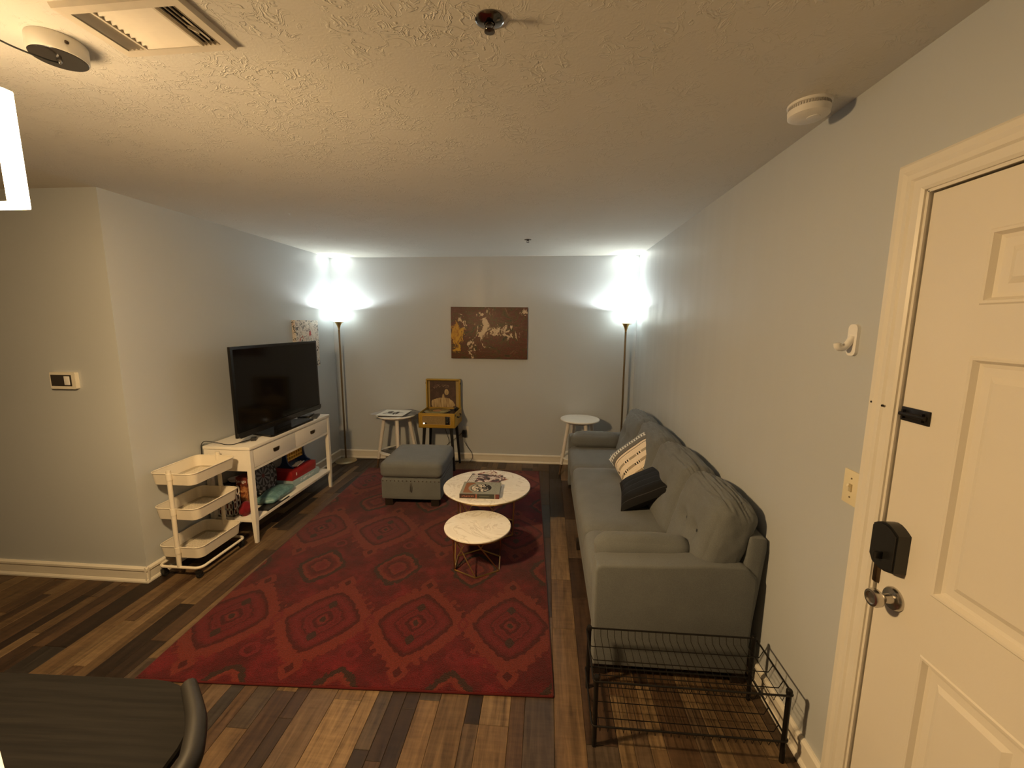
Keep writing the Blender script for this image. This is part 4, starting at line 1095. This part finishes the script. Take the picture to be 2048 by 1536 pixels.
def splat_mat():
    m = Mat('splatter_paint', (.75, .7, .65), .5); p = m.coord()
    warp = m.noise(p, 9, 3, .6, 0, True)
    nv = m.n('ShaderNodeMix', data_type='VECTOR'); nv.inputs[0].default_value = .12; m.nt.links.new(p, nv.inputs[4]); m.nt.links.new(warp, nv.inputs[5]); v = nv.outputs[1]
    a = m.noise(v, 24, 3, .55, 1.5); b = m.noise(m.mapping(v, (1, 1, 1), (4, 3, 2)), 30, 2, .5, 2); c_ = m.noise(m.mapping(v, (1, 1, 1), (9, 1, 6)), 10, 2)
    d_ = m.noise(m.mapping(v, (1, 1, 1), (1, 7, 3)), 17, 2, .5, 1)
    c = m.ramp(d_, [(.4, (.74, .69, .62)), (.6, (.66, .58, .50))])
    c = m.mix(b.gt(.60), c, (.25, .23, .21)); c = m.mix(a.gt(.585), c, (.02, .018, .018))
    c = m.mix(c_.gt(.66), c, (.40, .045, .035)); c = m.mix(d_.gt(.70), c, (.55, .40, .05))
    m.set('Base Color', c); return m.m
sc_ = thing('splatter_canvas', 'white canvas with black and red paint splatters behind the television', 'painting', (XL, 4.230, 1.456))
MB().box(0, .036, -.212, .212, -.250, .250, .002).build('canvas', splat_mat(), sc_, 30)

# ------------------------------------------------------------------ wall fittings
th_ = thing('thermostat', 'small cream thermostat with dark display on the left wall', 'thermostat', (-2.934, YS, 1.324))
MB().prism(rrect(-.085, .085, -.051, .051, .008), -.022, 0, 'y').build('housing', plain('thermostat_plastic', (.74, .70, .60), .4), th_, 20)
MB().box(-.076, .060, -.0235, -.021, -.033, .036).build('display_bezel', plain('thermostat_dark', (.035, .028, .022), .25), th_, 0)
MB().box(.014, .050, -.026, -.023, -.026, .028, .002).build('button_pad', M_PLASTW, th_)
sw = thing('light_switch', 'ivory toggle light switch plate beside the door casing', 'switch', (XR, 1.395, 1.150))
MB().box(-.006, 0, -.036, .036, -.058, .058, .003).build('switch_plate', M_IVORY, sw)
MB().box(-.010, -.005, -.006, .006, -.013, .013, .001).build('toggle_slot', plain('ivory_dark', (.48, .40, .24), .5), sw)
MB().xf(Matrix.Rotation(math.radians(28), 4, 'Y')).box(-.020, -.004, -.004, .004, -.004, .005, .0015).build('toggle', M_IVORY, sw)
for z_ in (.032, -.032): MB().lathe([(.003, 0), (.003, -.0075), (0, -.008)], (0, 0, z_), 10, 'x').build('screw', M_OLDBRASS, sw)
hk = thing('adhesive_hook', 'white plastic adhesive hook on the right wall', 'hook', (XR, 1.468, 1.636))
MB().prism(rrect(-.021, .021, -.052, .052, .016, 6), -.010, 0, 'x').build('hook_plate', M_PLASTW, hk, 30)
MB().tube(smooth_path([(-.008, 0, .012), (-.020, 0, -.012), (-.034, 0, -.026), (-.050, 0, -.024), (-.054, 0, -.010)], 5), [.011]*20+[.008], 10).build('hook_arm', M_PLASTW, hk, 40)
# ceiling: smoke detector, sprinklers, vent
sd = thing('smoke_detector', 'round white smoke detector on the ceiling above the door', 'smoke detector', (.893, 1.628, H))
MB().lathe([(.066, 0), (.066, -.008), (.060, -.010), (.060, -.018), (.064, -.020), (.062, -.040), (.050, -.047), (0, -.049)], n=48).build('housing', plain('detector_white', (.80, .78, .75), .45), sd, 35)
slot = MB()
for k in range(48):
    a = 2*PI*k/48; slot.xf(Matrix.Rotation(a, 4, 'Z')).box(.058, .0625, -.0018, .0018, -.018, -.009)
slot.build('vent_slots', plain('detector_grey', (.42, .40, .38), .6), sd, 0)
MB().lathe([(.020, -.047), (.020, -.050), (.016, -.051), (0, -.051)], (.01, -.012, 0), 20).build('test_button', M_PLASTW, sd, 40)
def sprinkler(label, loc, big=True):
    t = thing('fire_sprinkler', label, 'sprinkler', loc, group='ceiling fire sprinklers')
    if big:
        MB().lathe([(.035, 0), (.0355, -.003), (.030, -.006), (.014, -.010), (.013, -.004), (0, -.004)], n=40).build('escutcheon', M_SPRK, t, 40)
    else: MB().lathe([(.032, 0), (.032, -.004), (.012, -.008), (0, -.008)], n=32).build('escutcheon', M_SPRK, t, 40)
    MB().lathe([(.011, -.004), (.011, -.012), (.008, -.014), (0, -.014)], n=16).build('body', M_SPRK, t, 40)
    fr = MB(); fr.tube([(.009, 0, -.012), (.011, 0, -.018), (.003, 0, -.026)], .002, 6); fr.tube([(-.009, 0, -.012), (-.011, 0, -.018), (-.003, 0, -.026)], .002, 6); fr.build('frame_arm', M_SPRK, t)
    MB().lathe([(0, -.025), (.013, -.026), (.0135, -.028), (0, -.0285)], n=20).build('deflector', M_SPRK, t, 40)
    return t
sprinkler('chrome fire sprinkler with wide dish on the ceiling beside the air vent', (-.155, 1.150, H))
sprinkler('small fire sprinkler on the ceiling near the back wall', (-.180, 3.90, H), False)
vn = thing('ceiling_vent', 'cream metal ceiling air register with three banks of slats', 'vent', (-1.033, 1.106, H), math.radians(-1.5))
M_VENT = plain('vent_cream', (.66, .60, .50), .5, var=.12, nscale=16)
vx, vy = .168, .097
vf = MB(); ix, iy = .140, .070
def ringbox(mb, X, Y_, x_, y_, z0, z1):
    a = [(-X, -Y_, z1), (X, -Y_, z1), (X, Y_, z1), (-X, Y_, z1)]; b = [(-x_, -y_, z0), (x_, -y_, z0), (x_, y_, z0), (-x_, y_, z0)]
    c = [(-X+.004, -Y_+.004, z0), (X-.004, -Y_+.004, z0), (X-.004, Y_-.004, z0), (-X+.004, Y_-.004, z0)]; d = [(-x_, -y_, z1), (x_, -y_, z1), (x_, y_, z1), (-x_, y_, z1)]
    R_ = [a, c, b, d]; vs = [p for r_ in R_ for p in r_]; fs = []
    for k in range(3): fs += [(k*4+i, k*4+(i+1) % 4, (k+1)*4+(i+1) % 4, (k+1)*4+i) for i in range(4)]
    mb.add(vs, fs)
ringbox(vf, vx, vy, ix, iy, -.012, 0)
vf.build('frame', M_VENT, vn, 20)
MB().box(-ix, ix, -iy, iy, -.0012, 0).build('duct_shade', M_DARK, vn, 0)  # dark sheet painted for the unlit duct behind the slats
for xx in (-.083, .083): MB().box(xx-.003, xx+.003, -iy, iy, -.012, -.001).build('divider', M_VENT, vn, 0)
for s_ in (-1, 1):
    for k in range(4):
        xx = s_*(.092+.013*k)
        MB().xf(Matrix.Translation((xx, 0, -.006)) @ Matrix.Rotation(math.radians(-s_*38), 4, 'Y')).box(-.0006, .0006, -iy, iy, -.006, .006).build('slat', M_VENT, vn, 0)
for k in range(9):
    yy = -iy+.008+(2*iy-.016)*k/8
    MB().xf(Matrix.Translation((0, yy, -.0055)) @ Matrix.Rotation(math.radians(52), 4, 'X')).box(-.080, .080, -.0007, .0007, -.0082, .0064).build('slat', M_VENT, vn, 0)
lv_ = MB(); lv_.box(.126, .129, -.035, .045, -.0135, -.011); lv_.prism([(.116, -.010), (.126, .002), (.126, .014)], -.020, -.0125); lv_.build('lever', M_VENT, vn, 0)

# ------------------------------------------------------------------ wire rack in front of the sofa
rk = thing('wire_rack', 'low black wire shelf rack standing against the sofa end', 'rack', (.582, 1.595, 0))
RW, RD_ = .373, .145
for (a, b) in ((-RW+.012, -RD_+.010), (RW-.012, -RD_+.010), (-RW+.012, RD_-.010), (RW-.012, RD_-.010)):
    po = MB().tube([(a, b, 0), (a, b, .312)], .0095, 12).build('post', M_BLACKM, rk, 40)
    MB().lathe([(.0115, .300), (.0115, .314), (.009, .318), (0, .318)], (a, b, 0), 12).build('post_cap', M_BLACKM, po, 40)
for zt in (.300, .100):
    rim = MB(); cr_ = rrect(-RW, RW, -RD_, RD_, .012, 3)
    rim.tube([(a, b, zt) for a, b in cr_], .0038, 8, closed=True)
    rm_ = rim.build('shelf_rim', M_BLACKM, rk, 40)
    for yy in (-.075, .0, .075):
        MB().tube([(-RW, yy, zt), (-RW+.016, yy, zt-.034), (RW-.016, yy, zt-.034), (RW, yy, zt)], .0019, 6).build('cross_wire', M_BLACKM, rm_, 40)
    w0 = None
    for i in range(23):
        xx = -RW+.034+(2*RW-.068)*i/22
        if w0 is None:
            w0 = MB().tube([(0, -RD_, zt), (0, -RD_+.010, zt-.032), (0, RD_-.010, zt-.032), (0, RD_, zt)], .0013, 5).build('thin_wire', M_BLACKM, rm_, 40); o = w0
        else: o = link(w0.copy()); o.parent = rm_
        o.location = (xx, 0, 0)

# ------------------------------------------------------------------ dining corner: table, chair, pendant
def tbl_mat():
    m = Mat('black_oak', (.03, .027, .023), .75, 0, .10); p = m.coord()
    g = m.noise(m.mapping(p, (3, 90, 1)), 1, 4, .6)
    m.set('Base Color', m.ramp(g, [(.35, (.0035, .003, .0028)), (.65, (.008, .007, .0062))])); m.bump(g, .3, .002); return m.m
M_TBL = tbl_mat()
dt = thing('dining_table', 'black wood dining table with rounded corners', 'table', (-1.268, .488, 0), math.radians(2))
tp = rrect(-.485, .485, -.39, .39, .21, 8)
tb = MB(); n = len(tp)
lay = [([(a*.985, b*.985) for a, b in tp], .728), (tp, .733), (tp, .745), ([(a*.992, b*.992) for a, b in tp], .750)]
vs = [(a, b, z) for pl_, z in lay for a, b in pl_]; fs = []
for q in range(3): fs += [(q*n+i, q*n+(i+1) % n, (q+1)*n+(i+1) % n, (q+1)*n+i) for i in range(n)]
fs += [tuple(range(n))[::-1], tuple(3*n+i for i in range(n))]
tb.add(vs, fs).build('table_top', M_TBL, dt, 30)
for (a, b) in ((-.34, -.26), (.34, -.26), (-.34, .26), (.34, .26)):
    MB().tube([(a*.9, b*.9, .73), (a, b, 0)], [.024, .016], 12).build('leg', M_TBL, dt, 40)
ppr = thing('paper_napkin', 'white paper napkin on the black dining table', 'napkin', (-1.195, .602, .750), math.radians(-29))
MB().box(-.08, .08, -.08, .08, 0, .003, .0008).build('folded_sheet', M_PAPER, ppr, 0)
dc = thing('dining_chair', 'black bentwood dining chair tucked against the dining table', 'chair', (-.88, .52, 0))
M_CHR = plain('black_lacquer_wood', (.014, .013, .012), .5, spec=.25, var=.15)
rail = smooth_path([(-.008, .335, .772), (.060, .276, .778), (.103, .234, .782), (.140, .186, .784), (.163, .145, .785), (.180, .06, .785), (.182, -.03, .785), (.165, -.14, .785), (.120, -.22, .782), (.050, -.29, .775)], 5)
nr = len(rail)
MB().tube(rail, [.017+.006*math.sin(PI*i/(nr-1)) for i in range(nr)], 12).build('top_rail', M_CHR, dc, 50)
MB().lathe([(0, .438), (.195, .438), (.205, .446), (.205, .456), (.195, .462), (0, .462)], (-.03, 0, 0), 40).build('seat', M_CHR, dc, 40)
for s_ in (-1, 1):
    MB().tube(smooth_path([(.158, s_*.15, .785), (.150, s_*.155, .60), (.13, s_*.17, .45), (.15, s_*.19, .2), (.17, s_*.21, 0)], 4), .013, 10).build('rear_leg', M_CHR, dc, 40)
    MB().tube([(-.15, s_*.13, .45), (-.18, s_*.17, 0)], [.016, .011], 10).build('front_leg', M_CHR, dc, 40)
# pendant: swagged from its canopy to a hook, a rectangular LED ring
M_LED = Mat('led_diffuser', (.9, .8, .6), .4).emit((1.0, .80, .52), 14).m
pn = thing('pendant_lamp', 'rectangular warm LED ring pendant hung from a round ceiling canopy', 'pendant lamp', (-1.345, 1.144, H))
dsk = MB().lathe([(.060, 0), (.062, -.004), (.062, -.040), (.060, -.043)], n=48).build('canopy', plain('canopy_white', (.74, .70, .62), .4), pn, 40)
MB().lathe([(.0605, -.0415), (.058, -.0445), (0, -.0445)], n=48).build('canopy_face', plain('canopy_black_gloss', (.018, .015, .013), .18), pn, 40)
MB().lathe([(.006, -.044), (.006, -.052), (.003, -.056), (0, -.056)], n=14).build('cord_grip', M_CHROME, pn, 40)
MB().lathe([(.004, 0), (.004, -.006), (0, -.006)], (.045*0+.058, -.022, -.020), 8, 'y').build('side_screw', M_GUN, pn)
px0, px1, pz0, pz1, py = -1.600, -1.2595, 1.953, 2.218, .950
lx, ly_, lz = -1.345, 1.144, H
def Q(p): return (p[0]-lx, p[1]-ly_, p[2]-lz)
pcx = (px0+px1)/2
HK = (pcx, py, H)
MB().tube([Q(p) for p in smooth_path([(-1.345, 1.144, 2.386), (-1.350, 1.11, 2.378), (-1.372, 1.05, 2.378), (-1.40, .99, 2.395), (pcx, py+.004, 2.422)], 5)]+[Q((pcx, py, 2.416)), Q((pcx, py, 2.30)), Q((pcx, py, pz1-.004))], .0022, 6).build('cord', M_RUBBER, pn)
MB().tube([Q(p) for p in smooth_path([(pcx, py, H), (pcx, py, 2.43), (pcx, py-.008, 2.420), (pcx, py+.005, 2.412)], 4)], .0025, 6).build('swag_hook', M_CHROME, pn)
th2 = .017
ring_o = rrect(px0, px1, pz0, pz1, .012, 3)
rg = MB(); cyy = (px0+px1)/2
for (a0_, a1_, b0, b1) in ((px1-2*th2, px1, pz0, pz1), (px0, px0+2*th2, pz0, pz1), (px0, px1, pz0, pz0+.016), (px0, px1, pz1-.016, pz1)):
    MB().xf(Matrix.Translation((-lx, -ly_, -lz))).box(a0_, a1_, py-.012, py+.012, b0, b1, .004).build('led_bar', M_LED, pn, 30)
pd = bpy.data.lights.new('pendant_light', 'POINT'); pd.energy = P_PENDANT; pd.color = WARM; pd.shadow_soft_size = .09
shaped_emission(pd, [(0, 1.7), (.15, 1.65), (.23, 1.45), (.33, 1.06), (.50, .74), (.60, .44), (.68, .23), (.77, .075), (.90, .04), (1, .035)], .42)  # curve and sideways lean shaped to even out the room brightness
po_ = link(bpy.data.objects.new('pendant_light', pd)); po_.parent = pn; po_.location = Q((pcx, py, (pz0+pz1)/2))
